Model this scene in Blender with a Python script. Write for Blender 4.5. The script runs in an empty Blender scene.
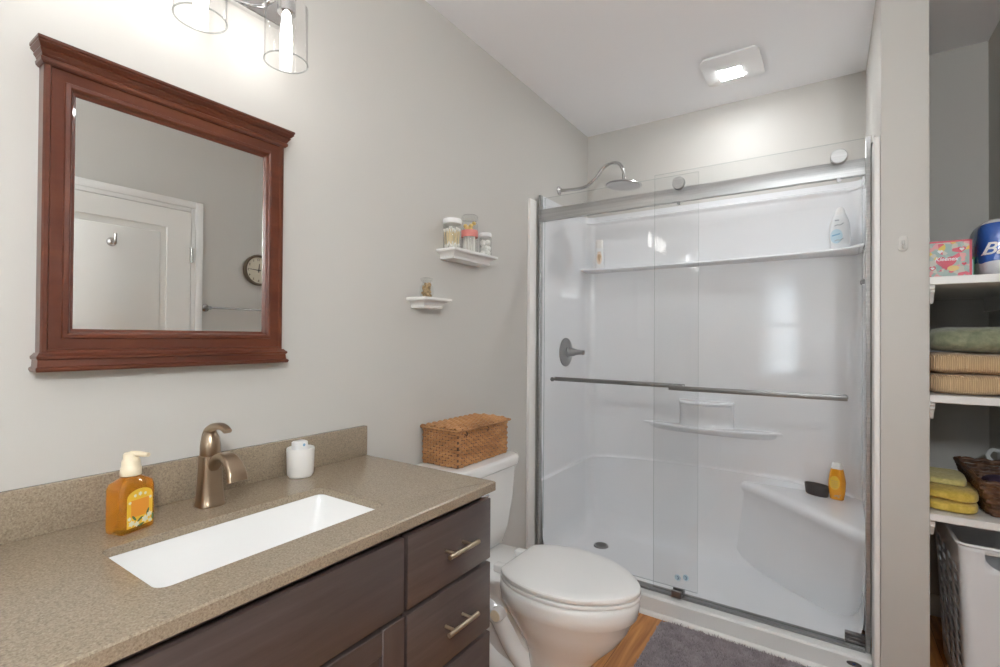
import bpy, bmesh, math, random
from math import sin, cos, pi, sqrt, radians
from mathutils import Vector, Matrix, noise

random.seed(7)
S = bpy.context.scene
COL = S.collection

# ------------------------------------------------------------------ camera
F, YAW, PITCH, ROLL = 488.7121, 0.592, 0.0089, 0.0068
CAM = Vector((1.3644, 0.0, 1.3001))
fw = Vector((-sin(YAW) * cos(PITCH), cos(YAW) * cos(PITCH), sin(PITCH)))
rt = Vector((cos(YAW), sin(YAW), 0)); up = rt.cross(fw)
r2 = rt * cos(ROLL) + up * sin(ROLL); u2 = -rt * sin(ROLL) + up * cos(ROLL)
cd = bpy.data.cameras.new('camera'); cam = bpy.data.objects.new('camera', cd); COL.objects.link(cam)
cd.sensor_width = 36; cd.lens = F * 36 / 1000; cd.clip_start = 0.02
cam.matrix_world = Matrix(((r2.x, u2.x, -fw.x, CAM.x), (r2.y, u2.y, -fw.y, CAM.y), (r2.z, u2.z, -fw.z, CAM.z), (0, 0, 0, 1)))
S.camera = cam

# ------------------------------------------------------------------ world, exposure, light levels
S.view_settings.view_transform = 'Standard'
S.view_settings.look = 'None'
S.view_settings.gamma = 1.0
S.view_settings.use_curve_mapping = False
S.view_settings.exposure = 1.5
S.cycles.use_denoising = True
S.cycles.max_bounces = 14
S.cycles.diffuse_bounces = 8
S.cycles.glossy_bounces = 6
S.cycles.transmission_bounces = 8
S.cycles.transparent_max_bounces = 24
S.cycles.sample_clamp_indirect = 6.0
W = bpy.data.worlds.new('World'); S.world = W; W.use_nodes = True
WN = W.node_tree
bg = WN.nodes['Background']
sky = WN.nodes.new('ShaderNodeTexSky'); sky.sky_type = 'HOSEK_WILKIE'; sky.turbidity = 4
sky.sun_direction = Vector((0.5, 0.6, 0.6)).normalized()
WN.links.new(sky.outputs[0], bg.inputs[0])
bg.inputs[1].default_value = 2.0
DAYLIGHT = 4.0      # daylight entering by the window behind the camera (W)
BULB = 7.5          # emission of the vanity bulbs
FANLIGHT = 52.0      # emission of the ceiling fan lens
FILLLIGHT = 66.0     # emission of the added globe fill lamp behind the camera

al = bpy.data.lights.new('daylight', 'AREA'); al.shape = 'RECTANGLE'; al.size = 0.36; al.size_y = 1.2; al.energy = DAYLIGHT
al.color = (0.93, 0.97, 1.0)
alo = bpy.data.objects.new('daylight', al); COL.objects.link(alo)
alo.location = (0.895, -1.56, 1.46); alo.rotation_euler = (radians(90), 0, 0)   # outside the window pane, shining in (+y)

# ------------------------------------------------------------------ materials
MATS = {}
def nodes_of(m): return m.node_tree.nodes, m.node_tree.links
def pm(name, col, rough=0.5, metal=0.0, bump=None, coat=0.0, spec=0.5, sheen=0.0, emit=None, strength=0):
    m = bpy.data.materials.new(name); m.use_nodes = True
    n, l = nodes_of(m); b = n['Principled BSDF']
    b.inputs['Base Color'].default_value = (*col, 1); b.inputs['Roughness'].default_value = rough
    b.inputs['Metallic'].default_value = metal; b.inputs['Coat Weight'].default_value = coat
    b.inputs['Specular IOR Level'].default_value = spec; b.inputs['Sheen Weight'].default_value = sheen
    if emit: b.inputs['Emission Color'].default_value = (*emit, 1); b.inputs['Emission Strength'].default_value = strength
    if bump:
        sc, st, dist = bump
        tc = n.new('ShaderNodeTexCoord'); nz = n.new('ShaderNodeTexNoise'); nz.inputs['Scale'].default_value = sc; nz.inputs['Detail'].default_value = 4
        bp = n.new('ShaderNodeBump'); bp.inputs['Strength'].default_value = st; bp.inputs['Distance'].default_value = dist
        l.new(tc.outputs['Object'], nz.inputs['Vector']); l.new(nz.outputs[0], bp.inputs['Height']); l.new(bp.outputs[0], b.inputs['Normal'])
    MATS[name] = m; return m
def ramp(n, pts, interp='LINEAR'):
    r = n.new('ShaderNodeValToRGB'); r.color_ramp.interpolation = interp
    e = r.color_ramp.elements
    while len(e) < len(pts): e.new(0.5)
    for i, (p, c) in enumerate(pts): e[i].position = p; e[i].color = (*c, 1)
    return r
def mapped(n, l, scale):
    tc = n.new('ShaderNodeTexCoord'); mp = n.new('ShaderNodeMapping'); mp.inputs['Scale'].default_value = scale
    l.new(tc.outputs['Object'], mp.inputs['Vector']); return mp
def noisy(name, pts, scale, nscale=1.0, detail=4, rough=0.4, interp='LINEAR', bump=0.0, coat=0, sheen=0, dist=0.001, distort=0.0, metal=0):
    m = pm(name, (0.5, 0.5, 0.5), rough, metal, coat=coat, sheen=sheen); n, l = nodes_of(m); b = n['Principled BSDF']
    mp = mapped(n, l, scale); nz = n.new('ShaderNodeTexNoise'); nz.inputs['Scale'].default_value = nscale
    nz.inputs['Detail'].default_value = detail; nz.inputs['Roughness'].default_value = 0.6; nz.inputs['Distortion'].default_value = distort
    l.new(mp.outputs[0], nz.inputs['Vector']); r = ramp(n, pts, interp); l.new(nz.outputs[0], r.inputs[0]); l.new(r.outputs[0], b.inputs['Base Color'])
    if bump:
        bp = n.new('ShaderNodeBump'); bp.inputs['Strength'].default_value = bump; bp.inputs['Distance'].default_value = dist
        l.new(nz.outputs[0], bp.inputs['Height']); l.new(bp.outputs[0], b.inputs['Normal'])
    return m

M_wall = pm('wall_paint', (0.565, 0.550, 0.518), 0.55, bump=(220, 0.06, 0.002))
M_ceil = pm('ceiling_paint', (0.89, 0.89, 0.905), 0.7, bump=(160, 0.05, 0.002))
M_trim = pm('white_trim_paint', (0.80, 0.79, 0.77), 0.35)
M_door = pm('door_paint', (0.78, 0.77, 0.74), 0.4)
M_acryl = pm('white_acrylic', (0.80, 0.81, 0.83), 0.02, coat=0.2)
M_curb = pm('threshold_acrylic', (0.74, 0.74, 0.73), 0.3)
M_caulk = pm('caulk', (0.82, 0.81, 0.79), 0.5)
M_porc = pm('porcelain', (0.79, 0.79, 0.775), 0.07, coat=0.4)
M_seatp = pm('seat_plastic', (0.83, 0.83, 0.82), 0.16)
M_sink = pm('sink_ceramic', (0.84, 0.84, 0.83), 0.1, coat=0.3)
M_nickel = pm('brushed_nickel', (0.52, 0.51, 0.50), 0.27, 1.0)
M_alum = noisy('brushed_aluminium', [(0.3, (0.42, 0.42, 0.42)), (0.7, (0.56, 0.56, 0.555))], (2, 60, 240), 1, 3, 0.42, metal=0.9)
M_chrome = pm('chrome', (0.72, 0.72, 0.72), 0.08, 1.0)
M_steel = pm('dark_steel', (0.30, 0.30, 0.30), 0.3, 1.0)
M_valve = pm('satin_nickel', (0.36, 0.36, 0.36), 0.32, 1.0)
M_bar = pm('satin_bar', (0.25, 0.25, 0.25), 0.4, 0.9)
M_bronze = pm('champagne_bronze', (0.42, 0.325, 0.235), 0.3, 1.0)
M_gold = pm('satin_gold', (0.66, 0.55, 0.41), 0.3, 1.0)
M_mirror = pm('mirror_glass', (0.93, 0.94, 0.93), 0.0, 1.0)
M_black = pm('black_gap', (0.012, 0.011, 0.011), 0.7)
M_cream = pm('cream_plastic', (0.83, 0.72, 0.53), 0.35)
M_whitep = pm('white_plastic', (0.82, 0.82, 0.82), 0.3)
M_cupw = pm('white_cup', (0.80, 0.78, 0.75), 0.4)
M_blue = pm('blue_mark', (0.20, 0.42, 0.62), 0.4)
M_navy = pm('navy_mark', (0.03, 0.07, 0.20), 0.4)
M_paleblue = pm('pale_blue_label', (0.52, 0.70, 0.80), 0.4)
M_greyp = pm('grey_print', (0.35, 0.38, 0.42), 0.5)
M_lotion = pm('lotion_white', (0.82, 0.84, 0.86), 0.25)
M_cotton = pm('cotton', (0.85, 0.84, 0.80), 0.9)
M_stick = pm('swab_stick', (0.80, 0.67, 0.42), 0.6)
M_pink = pm('coral_band', (0.72, 0.25, 0.22), 0.5)
M_yellowd = pm('yellow_drop', (0.78, 0.56, 0.20), 0.4)
M_pebble = noisy('pebble', [(0.3, (0.10, 0.055, 0.025)), (0.55, (0.42, 0.27, 0.12)), (0.8, (0.62, 0.5, 0.34))], (60, 60, 60), 1, 3, 0.5)
M_hamper = pm('hamper_plastic', (0.76, 0.77, 0.79), 0.35)
M_dish = pm('charcoal_dish', (0.045, 0.043, 0.045), 0.5)
M_green = pm('green_card', (0.06, 0.28, 0.11), 0.5)
M_purple = pm('purple_cloth', (0.06, 0.035, 0.075), 0.9)
M_clockface = pm('clock_face', (0.72, 0.66, 0.53), 0.5)
M_clockrim = pm('clock_rim', (0.12, 0.085, 0.055), 0.35, 0.4)
M_scuff = pm('clear_hook', (0.62, 0.61, 0.58), 0.25)
M_orange_card = pm('orange_panel', (0.75, 0.29, 0.025), 0.4)
M_yellow_card = pm('yellow_label', (0.80, 0.50, 0.04), 0.4)
M_flower = pm('flower_print', (0.75, 0.74, 0.62), 0.5)
M_leafp = pm('leaf_print', (0.07, 0.13, 0.05), 0.5)
M_gold_print = pm('gold_print', (0.55, 0.36, 0.20), 0.4)
M_peach = pm('peach_print', (0.82, 0.66, 0.52), 0.4)
M_red = pm('red_print', (0.65, 0.05, 0.09), 0.4)
M_txt = pm('white_lettering', (0.85, 0.85, 0.85), 0.5)

M_mwood = noisy('cherry_wood', [(0.25, (0.060, 0.015, 0.008)), (0.55, (0.112, 0.029, 0.013)), (0.8, (0.160, 0.050, 0.022))], (14, 3, 14), 1, 5, 0.28, coat=0.35, distort=0.6)
M_cab = noisy('espresso_wood', [(0.25, (0.058, 0.042, 0.039)), (0.55, (0.082, 0.060, 0.055)), (0.8, (0.108, 0.081, 0.074))], (40, 3.5, 45), 1, 5, 0.36, coat=0.1, distort=0.4)
M_cabv = noisy('espresso_wood_upright', [(0.25, (0.058, 0.042, 0.039)), (0.55, (0.082, 0.060, 0.055)), (0.8, (0.108, 0.081, 0.074))], (40, 45, 3.5), 1, 5, 0.36, coat=0.1, distort=0.4)
M_wick = noisy('honey_wicker', [(0.25, (0.24, 0.105, 0.038)), (0.55, (0.46, 0.225, 0.09)), (0.8, (0.62, 0.35, 0.16))], (9, 9, 30), 1, 4, 0.5)
M_dwick = noisy('dark_wicker', [(0.25, (0.035, 0.015, 0.008)), (0.5, (0.11, 0.048, 0.022)), (0.8, (0.26, 0.12, 0.05))], (28, 28, 60), 1, 4, 0.4)
M_rug = noisy('grey_pile', [(0.3, (0.22, 0.188, 0.202)), (0.6, (0.34, 0.295, 0.313)), (0.85, (0.47, 0.415, 0.437))], (22, 22, 22), 1, 5, 0.95, sheen=0.3)
M_tgreen = noisy('sage_terry', [(0.3, (0.15, 0.17, 0.105)), (0.7, (0.30, 0.32, 0.21))], (45, 45, 45), 1, 6, 0.95, bump=0.8, sheen=0.3, dist=0.006)
M_tyel = noisy('yellow_terry', [(0.3, (0.50, 0.34, 0.045)), (0.7, (0.72, 0.53, 0.11))], (70, 70, 70), 1, 6, 0.95, bump=0.7, sheen=0.2, dist=0.004)
M_typale = noisy('pale_yellow_terry', [(0.3, (0.46, 0.40, 0.14)), (0.7, (0.64, 0.57, 0.24))], (70, 70, 70), 1, 6, 0.95, bump=0.7, sheen=0.2, dist=0.004)

def tan_towel():
    m = pm('tan_ribbed_terry', (0.55, 0.36, 0.19), 0.95, sheen=0.2); n, l = nodes_of(m); b = n['Principled BSDF']
    mp = mapped(n, l, (1, 1, 1)); w = n.new('ShaderNodeTexWave'); w.wave_type = 'BANDS'; w.bands_direction = 'X'
    w.inputs['Scale'].default_value = 55; w.inputs['Distortion'].default_value = 1.0
    l.new(mp.outputs[0], w.inputs['Vector']); r = ramp(n, [(0.2, (0.54, 0.37, 0.20)), (0.7, (0.66, 0.47, 0.28))]); l.new(w.outputs['Fac'], r.inputs[0])
    l.new(r.outputs[0], b.inputs['Base Color']); bp = n.new('ShaderNodeBump'); bp.inputs['Strength'].default_value = 0.6; bp.inputs['Distance'].default_value = 0.004
    l.new(w.outputs['Fac'], bp.inputs['Height']); l.new(bp.outputs[0], b.inputs['Normal']); return m
M_tan = tan_towel()

def counter_mat():
    m = pm('speckled_quartz', (0.3, 0.25, 0.19), 0.22, coat=0.15); n, l = nodes_of(m); b = n['Principled BSDF']
    mp = mapped(n, l, (1, 1, 1))
    a = n.new('ShaderNodeTexNoise'); a.inputs['Scale'].default_value = 260; a.inputs['Detail'].default_value = 6; a.inputs['Roughness'].default_value = 0.75
    l.new(mp.outputs[0], a.inputs['Vector'])
    r = ramp(n, [(0.30, (0.20, 0.155, 0.112)), (0.45, (0.28, 0.222, 0.158)), (0.56, (0.325, 0.262, 0.188)), (0.72, (0.42, 0.35, 0.265))])
    l.new(a.outputs[0], r.inputs[0])
    v = n.new('ShaderNodeTexVoronoi'); v.inputs['Scale'].default_value = 360; l.new(mp.outputs[0], v.inputs['Vector'])
    r2_ = ramp(n, [(0.0, (0.09, 0.07, 0.06)), (0.13, (0.09, 0.07, 0.06)), (0.2, (1, 1, 1))])
    sep = n.new('ShaderNodeSeparateColor'); l.new(v.outputs['Color'], sep.inputs[0]); l.new(sep.outputs[0], r2_.inputs[0])
    mx = n.new('ShaderNodeMix'); mx.data_type = 'RGBA'; mx.blend_type = 'MULTIPLY'; mx.inputs[0].default_value = 0.20
    l.new(r.outputs[0], mx.inputs[6]); l.new(r2_.outputs[0], mx.inputs[7]); l.new(mx.outputs[2], b.inputs['Base Color'])
    return m
M_counter = counter_mat()

def floor_mat():
    m = pm('oak_laminate', (0.4, 0.2, 0.1), 0.35); n, l = nodes_of(m); b = n['Principled BSDF']
    mp = mapped(n, l, (1, 1, 1)); mp.inputs['Rotation'].default_value = (0, 0, radians(90))
    br = n.new('ShaderNodeTexBrick'); br.inputs['Scale'].default_value = 1; br.inputs['Brick Width'].default_value = 1.2; br.inputs['Row Height'].default_value = 0.125
    br.inputs['Mortar Size'].default_value = 0.0012; br.offset = 0.37
    br.inputs['Color1'].default_value = (0.75, 0.75, 0.75, 1); br.inputs['Color2'].default_value = (1.1, 1.1, 1.1, 1); br.inputs['Mortar'].default_value = (0.3, 0.25, 0.2, 1)
    l.new(mp.outputs[0], br.inputs['Vector'])
    g = mapped(n, l, (38, 2.2, 1)); nz = n.new('ShaderNodeTexNoise'); nz.inputs['Scale'].default_value = 1; nz.inputs['Detail'].default_value = 6; nz.inputs['Distortion'].default_value = 0.8
    l.new(g.outputs[0], nz.inputs['Vector'])
    r = ramp(n, [(0.3, (0.38, 0.135, 0.030)), (0.55, (0.60, 0.255, 0.070)), (0.8, (0.75, 0.38, 0.12))]); l.new(nz.outputs[0], r.inputs[0])
    mx = n.new('ShaderNodeMix'); mx.data_type = 'RGBA'; mx.blend_type = 'MULTIPLY'; mx.inputs[0].default_value = 1
    l.new(r.outputs[0], mx.inputs[6]); l.new(br.outputs[0], mx.inputs[7]); l.new(mx.outputs[2], b.inputs['Base Color']); return m
M_floor = floor_mat()

def thin_glass(name, tint, ior=1.45, rough=0.0, edge=1.0):
    m = bpy.data.materials.new(name); m.use_nodes = True; n, l = nodes_of(m); n.remove(n['Principled BSDF']); out = n['Material Output']
    t = n.new('ShaderNodeBsdfTransparent'); t.inputs[0].default_value = (*tint, 1)
    cr = ramp(n, [(0.0, tint), (0.72, tint), (1.0, tuple(c * edge for c in tint))]); l2 = n.new('ShaderNodeLayerWeight'); l2.inputs[0].default_value = 0.5
    l.new(l2.outputs['Facing'], cr.inputs[0]); l.new(cr.outputs[0], t.inputs[0])      # longer path through the wall of the glass at grazing angles
    g = n.new('ShaderNodeBsdfGlossy'); g.inputs['Roughness'].default_value = rough; g.inputs['Color'].default_value = (1, 1, 1, 1)
    lw = n.new('ShaderNodeLayerWeight'); lw.inputs[0].default_value = 0.5      # Schlick reflectance, the same from both sides of the pane
    pw = n.new('ShaderNodeMath'); pw.operation = 'POWER'; pw.inputs[1].default_value = 5; l.new(lw.outputs['Facing'], pw.inputs[0])
    f = n.new('ShaderNodeMath'); f.operation = 'MULTIPLY_ADD'; f0 = ((ior - 1) / (ior + 1)) ** 2
    f.inputs[1].default_value = 0.75 - f0; f.inputs[2].default_value = f0; l.new(pw.outputs[0], f.inputs[0])
    mx = n.new('ShaderNodeMixShader'); l.new(f.outputs[0], mx.inputs[0]); l.new(t.outputs[0], mx.inputs[1]); l.new(g.outputs[0], mx.inputs[2]); l.new(mx.outputs[0], out.inputs['Surface'])
    return m
M_pane = thin_glass('shower_glass', (0.972, 0.975, 0.976), 1.28)
M_edge = thin_glass('glass_edge', (0.62, 0.68, 0.67), 1.5)
M_rim = thin_glass('glass_rim', (0.80, 0.82, 0.82), 1.45, edge=0.7)
M_jar = thin_glass('jar_glass', (0.95, 0.955, 0.95), 1.45, edge=0.5)
M_shade = thin_glass('shade_glass', (0.985, 0.985, 0.985), 1.35, edge=0.35)
M_winpane = thin_glass('window_glass', (0.97, 0.98, 0.98), 1.4)

def liquid(name, col, rough=0.05):
    m = pm(name, col, rough, coat=0.6); b = m.node_tree.nodes['Principled BSDF']
    b.inputs['Transmission Weight'].default_value = 0.75; b.inputs['IOR'].default_value = 1.3
    b.inputs['Subsurface Weight'].default_value = 0.0
    return m
M_amber = liquid('amber_soap', (0.92, 0.40, 0.025))
M_orange = pm('orange_bottle', (0.80, 0.33, 0.012), 0.18, coat=0.4)

def emis(name, col, s):
    m = bpy.data.materials.new(name); m.use_nodes = True; n, l = nodes_of(m); n.remove(n['Principled BSDF'])
    e = n.new('ShaderNodeEmission'); e.inputs[0].default_value = (*col, 1); e.inputs[1].default_value = s
    l.new(e.outputs[0], n['Material Output'].inputs['Surface']); return m
M_bulb = emis('bulb_glow', (1.0, 0.97, 0.93), BULB)
M_fan = emis('fan_light_glow', (0.97, 0.99, 1.0), FANLIGHT)
M_fill = emis('fill_globe_glow', (0.935, 0.975, 1.0), FILLLIGHT)  # glow of the added fill globe

def curtain_mat():
    m = bpy.data.materials.new('sheer_curtain'); m.use_nodes = True; n, l = nodes_of(m); n.remove(n['Principled BSDF'])
    t = n.new('ShaderNodeBsdfTransparent'); d = n.new('ShaderNodeBsdfTranslucent'); d.inputs[0].default_value = (0.9, 0.92, 0.94, 1)
    mx = n.new('ShaderNodeMixShader'); mx.inputs[0].default_value = 0.85
    mp = mapped(n, l, (1, 0, 0)); w = n.new('ShaderNodeTexWave'); w.wave_type = 'BANDS'; w.bands_direction = 'X'; w.inputs['Scale'].default_value = 12; w.inputs['Distortion'].default_value = 0.6; l.new(mp.outputs[0], w.inputs['Vector'])
    mr = n.new('ShaderNodeMapRange'); mr.inputs[3].default_value = 0.55; mr.inputs[4].default_value = 0.97; l.new(w.outputs['Fac'], mr.inputs[0]); l.new(mr.outputs[0], mx.inputs[0])      # denser cloth in the folds
    l.new(t.outputs[0], mx.inputs[1]); l.new(d.outputs[0], mx.inputs[2]); l.new(mx.outputs[0], n['Material Output'].inputs['Surface']); return m
M_sheer = curtain_mat()

def tissue_mat():
    m = pm('tissue_pattern', (0.5, 0.5, 0.5), 0.45); n, l = nodes_of(m); b = n['Principled BSDF']
    mp = mapped(n, l, (1, 1, 1)); v = n.new('ShaderNodeTexVoronoi'); v.inputs['Scale'].default_value = 70; l.new(mp.outputs[0], v.inputs['Vector'])
    sep = n.new('ShaderNodeSeparateColor'); l.new(v.outputs['Color'], sep.inputs[0])
    r = ramp(n, [(0, (0.33, 0.45, 0.42)), (0.38, (0.62, 0.58, 0.50)), (0.52, (0.72, 0.12, 0.17)), (0.68, (0.42, 0.52, 0.47)), (0.82, (0.78, 0.36, 0.36)), (0.92, (0.80, 0.58, 0.10))], 'CONSTANT')
    l.new(sep.outputs[0], r.inputs[0]); l.new(r.outputs[0], b.inputs['Base Color']); return m
M_tissue = tissue_mat()
def pack_mat():
    m = pm('bath_tissue_wrapper', (0.8, 0.8, 0.82), 0.2, coat=0.3, bump=(60, 0.3, 0.01)); n, l = nodes_of(m); b = n['Principled BSDF']
    tc = n.new('ShaderNodeTexCoord'); sx = n.new('ShaderNodeSeparateXYZ'); l.new(tc.outputs['Object'], sx.inputs[0])
    nz = n.new('ShaderNodeTexNoise'); nz.inputs['Scale'].default_value = 9; l.new(tc.outputs['Object'], nz.inputs['Vector'])
    ad = n.new('ShaderNodeMath'); ad.operation = 'MULTIPLY_ADD'; ad.inputs[1].default_value = 0.035; l.new(nz.outputs[0], ad.inputs[0]); l.new(sx.outputs[2], ad.inputs[2])
    mr = n.new('ShaderNodeMapRange'); mr.inputs[1].default_value = 0; mr.inputs[2].default_value = 0.24; l.new(ad.outputs[0], mr.inputs[0])
    r = ramp(n, [(0, (0.72, 0.73, 0.77)), (0.30, (0.03, 0.115, 0.45)), (0.88, (0.74, 0.75, 0.78))], 'CONSTANT'); l.new(mr.outputs[0], r.inputs[0]); l.new(r.outputs[0], b.inputs['Base Color']); return m
M_pack = pack_mat()

# ------------------------------------------------------------------ scene helpers
ROOT = {}
def thing(name, label, cat, loc=(0, 0, 0), rotz=0, group=None, kind=None):
    o = bpy.data.objects.new(name, None); COL.objects.link(o); o.empty_display_size = 0.05
    o.location = loc; o.rotation_euler = (0, 0, rotz)
    ROOT[o.name] = Matrix.Translation(loc) @ Matrix.Rotation(rotz, 4, 'Z')
    tag(o, label, cat, group, kind); return o
def tag(o, label=None, cat=None, group=None, kind=None):
    if label: o['label'] = label
    if cat: o['category'] = cat
    if group: o['group'] = group
    if kind: o['kind'] = kind
    return o
def obj(name, bm, mat, parent=None, local=False, angle=40, label=None, loc=None, flip=True, scale=1):
    """link bm as ONE mesh object; coordinates are world ones unless local"""
    if flip: bmesh.ops.recalc_face_normals(bm, faces=bm.faces)
    for f in bm.faces: f.smooth = True
    if scale != 1: bm.transform(Matrix.Scale(scale, 4))
    if parent is not None and not local: bm.transform(ROOT[parent.name].inverted())
    if loc is not None and parent is None: bm.transform(Matrix.Translation(-Vector(loc)))
    me = bpy.data.meshes.new(name); bm.to_mesh(me); bm.free()
    me.set_sharp_from_angle(angle=radians(angle))
    for mm in (mat if isinstance(mat, (list, tuple)) else [mat]): me.materials.append(mm)
    o = bpy.data.objects.new(name, me); COL.objects.link(o)
    if parent is not None: o.parent = parent; ROOT[o.name] = ROOT[parent.name]
    elif loc is not None: o.location = loc
    if label: o['label'] = label
    return o
def struct(name, bm, mat, parent=None, **k):
    o = obj(name, bm, mat, parent, **k)
    if parent is None: o['kind'] = 'structure'; ROOT[o.name] = Matrix.Translation(k.get('loc') or (0, 0, 0))
    return o
def copy_tree(o, parent=None, loc=None):
    c = o.copy(); COL.objects.link(c)
    if parent is not None: c.parent = parent
    if loc is not None: c.location = loc
    for ch in list(o.children): copy_tree(ch, c)
    return c
def B(): return bmesh.new()

def box(bm, x0, x1, y0, y1, z0, z1, bev=0.0, seg=2, mi=0):
    vs = [bm.verts.new(p) for p in ((x0, y0, z0), (x1, y0, z0), (x1, y1, z0), (x0, y1, z0), (x0, y0, z1), (x1, y0, z1), (x1, y1, z1), (x0, y1, z1))]
    fs = [bm.faces.new([vs[i] for i in q]) for q in ((3, 2, 1, 0), (4, 5, 6, 7), (0, 1, 5, 4), (1, 2, 6, 5), (2, 3, 7, 6), (3, 0, 4, 7))]
    for f in fs: f.material_index = mi
    if bev: bmesh.ops.bevel(bm, geom=list({e for f in fs for e in f.edges}), offset=bev, segments=seg, profile=0.5, affect='EDGES')
    return bm
def skin_loops(bm, loops, closed=True, cap0=True, cap1=True, mi=0):
    R = [[bm.verts.new(p) for p in lp] for lp in loops]; n = len(R[0])
    for a, b in zip(R, R[1:]):
        for i in range(n if closed else n - 1):
            j = (i + 1) % n
            try: f = bm.faces.new((a[i], a[j], b[j], b[i])); f.material_index = mi
            except ValueError: pass
    if closed and cap0: bm.faces.new(R[0][::-1]).material_index = mi
    if closed and cap1: bm.faces.new(R[-1]).material_index = mi
    return R
def lathe(bm, prof, c=(0, 0, 0), n=32, axis='z', cap=True, mi=0):
    """prof = [(radius, height)]"""
    loops = []
    for r, h in prof:
        lp = []
        for i in range(n):
            a = 2 * pi * i / n; u, v = max(r, 1e-5) * cos(a), max(r, 1e-5) * sin(a)
            p = (u, v, h) if axis == 'z' else ((h, u, v) if axis == 'x' else (u, h, v))
            lp.append((c[0] + p[0], c[1] + p[1], c[2] + p[2]))
        loops.append(lp)
    return skin_loops(bm, loops, True, cap, cap, mi)
def tube(bm, pts, r, n=10, cap=True, sx=1.0, sy=1.0, upv=(0, 0, 1), closed=False, mi=0):
    pts = [Vector(p) for p in pts]; N = len(pts); loops = []
    rr = r if isinstance(r, (list, tuple)) else [r] * N
    for i, p in enumerate(pts):
        if closed: t = pts[(i + 1) % N] - pts[i - 1]
        else: t = pts[min(i + 1, N - 1)] - pts[max(i - 1, 0)]
        t.normalize(); u = Vector(upv)
        if abs(t.dot(u)) > 0.97: u = Vector((1, 0, 0)) if abs(t.x) < 0.9 else Vector((0, 1, 0))
        a = t.cross(u).normalized(); b = a.cross(t).normalized()
        loops.append([p + a * (rr[i] * sx * cos(2 * pi * k / n)) + b * (rr[i] * sy * sin(2 * pi * k / n)) for k in range(n)])
    if closed: loops.append(loops[0])
    return skin_loops(bm, loops, True, cap and not closed, cap and not closed, mi)
def spline(pts, m=8):
    """Catmull-Rom through pts"""
    P = [Vector(p) for p in pts]; P = [P[0] * 2 - P[1]] + P + [P[-1] * 2 - P[-2]]; out = []
    for i in range(1, len(P) - 2):
        for k in range(m):
            t = k / m; a, b, c, d = P[i - 1], P[i], P[i + 1], P[i + 2]
            out.append(0.5 * ((2 * b) + (c - a) * t + (2 * a - 5 * b + 4 * c - d) * t * t + (3 * b - a - 3 * c + d) * t ** 3))
    out.append(P[-2]); return out
def prism(bm, poly, lo, hi, axis='z', bev=0.0, seg=2, mi=0):
    """poly of 2-D points extruded along axis; z:(x,y) y:(x,z) x:(y,z)"""
    def P(p, h): return {'z': (p[0], p[1], h), 'y': (p[0], h, p[1]), 'x': (h, p[0], p[1])}[axis]
    R = skin_loops(bm, [[P(p, lo) for p in poly], [P(p, hi) for p in poly]], mi=mi)
    if bev:
        es = set()
        for r in R:
            for v in r:
                for e in v.link_edges:
                    if e.other_vert(v) in r: es.add(e)
        bmesh.ops.bevel(bm, geom=list(es), offset=bev, segments=seg, profile=0.5, affect='EDGES')
    return bm
def rrect(x0, x1, y0, y1, r, n=5):
    out = []
    for cx, cy, a0 in ((x1 - r, y1 - r, 0), (x0 + r, y1 - r, pi / 2), (x0 + r, y0 + r, pi), (x1 - r, y0 + r, 1.5 * pi)):
        for k in range(n + 1): a = a0 + pi / 2 * k / n; out.append((cx + r * cos(a), cy + r * sin(a)))
    return out
def superbox(bm, c, h, p=6, n=14, amp=0.0, fr=20, seed=0):
    """a soft rounded box of half sizes h"""
    grid = {}
    def V(i, j, k):
        q = (i, j, k)
        if q not in grid:
            d = Vector((i, j, k)) / n * 2 - Vector((1, 1, 1)); L = (abs(d.x) ** p + abs(d.y) ** p + abs(d.z) ** p) ** (1 / p)
            d /= L; w = Vector((d.x * h[0], d.y * h[1], d.z * h[2])) + Vector(c)
            if amp: w += d * amp * noise.noise(w * fr + Vector((seed, seed * 2.1, 0)))
            grid[q] = bm.verts.new(w)
        return grid[q]
    for a in range(n):
        for b in range(n):
            for s in (0, n):
                for f in (lambda u, v: (s, u, v), lambda u, v: (u, s, v), lambda u, v: (u, v, s)):
                    bm.faces.new([V(*f(a, b)), V(*f(a + 1, b)), V(*f(a + 1, b + 1)), V(*f(a, b + 1))])
    return bm
def stack(bm, x0, y0, y1, prof):
    """wall moulding: [(z, reach_x, grow_y)] rectangles standing against x0, mitred at the returns"""
    skin_loops(bm, [[(x0, y0 - g, z), (x0 + d, y0 - g, z), (x0 + d, y1 + g, z), (x0, y1 + g, z)] for z, d, g in prof])
    return bm
def frame_sweep(bm, y0, y1, z0, z1, prof):
    """picture-frame moulding on the wall x: prof = [(inset, x)] closed profile"""
    loops = []
    for (cy, sy), (cz, sz) in (((y0, 1), (z0, 1)), ((y1, -1), (z0, 1)), ((y1, -1), (z1, -1)), ((y0, 1), (z1, -1))):
        loops.append([(x, cy + sy * i, cz + sz * i) for i, x in prof])
    loops.append(loops[0]); skin_loops(bm, loops, True, False, False)
    bmesh.ops.remove_doubles(bm, verts=bm.verts, dist=1e-6); return bm
def text_bm(body, size, shear=0.0, offset=0.0, extrude=0.0004, space=1.0):
    cu = bpy.data.curves.new('lettering', 'FONT'); cu.body = body; cu.size = size; cu.shear = shear; cu.offset = offset; cu.extrude = extrude
    cu.align_x = 'CENTER'; cu.align_y = 'CENTER'; cu.space_character = space; cu.resolution_u = 4
    o = bpy.data.objects.new('lettering', cu); COL.objects.link(o); bpy.context.view_layer.update()
    me = o.evaluated_get(bpy.context.evaluated_depsgraph_get()).to_mesh(); bm = B(); bm.from_mesh(me)
    o.to_mesh_clear(); bpy.data.objects.remove(o); bpy.data.curves.remove(cu); return bm
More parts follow.
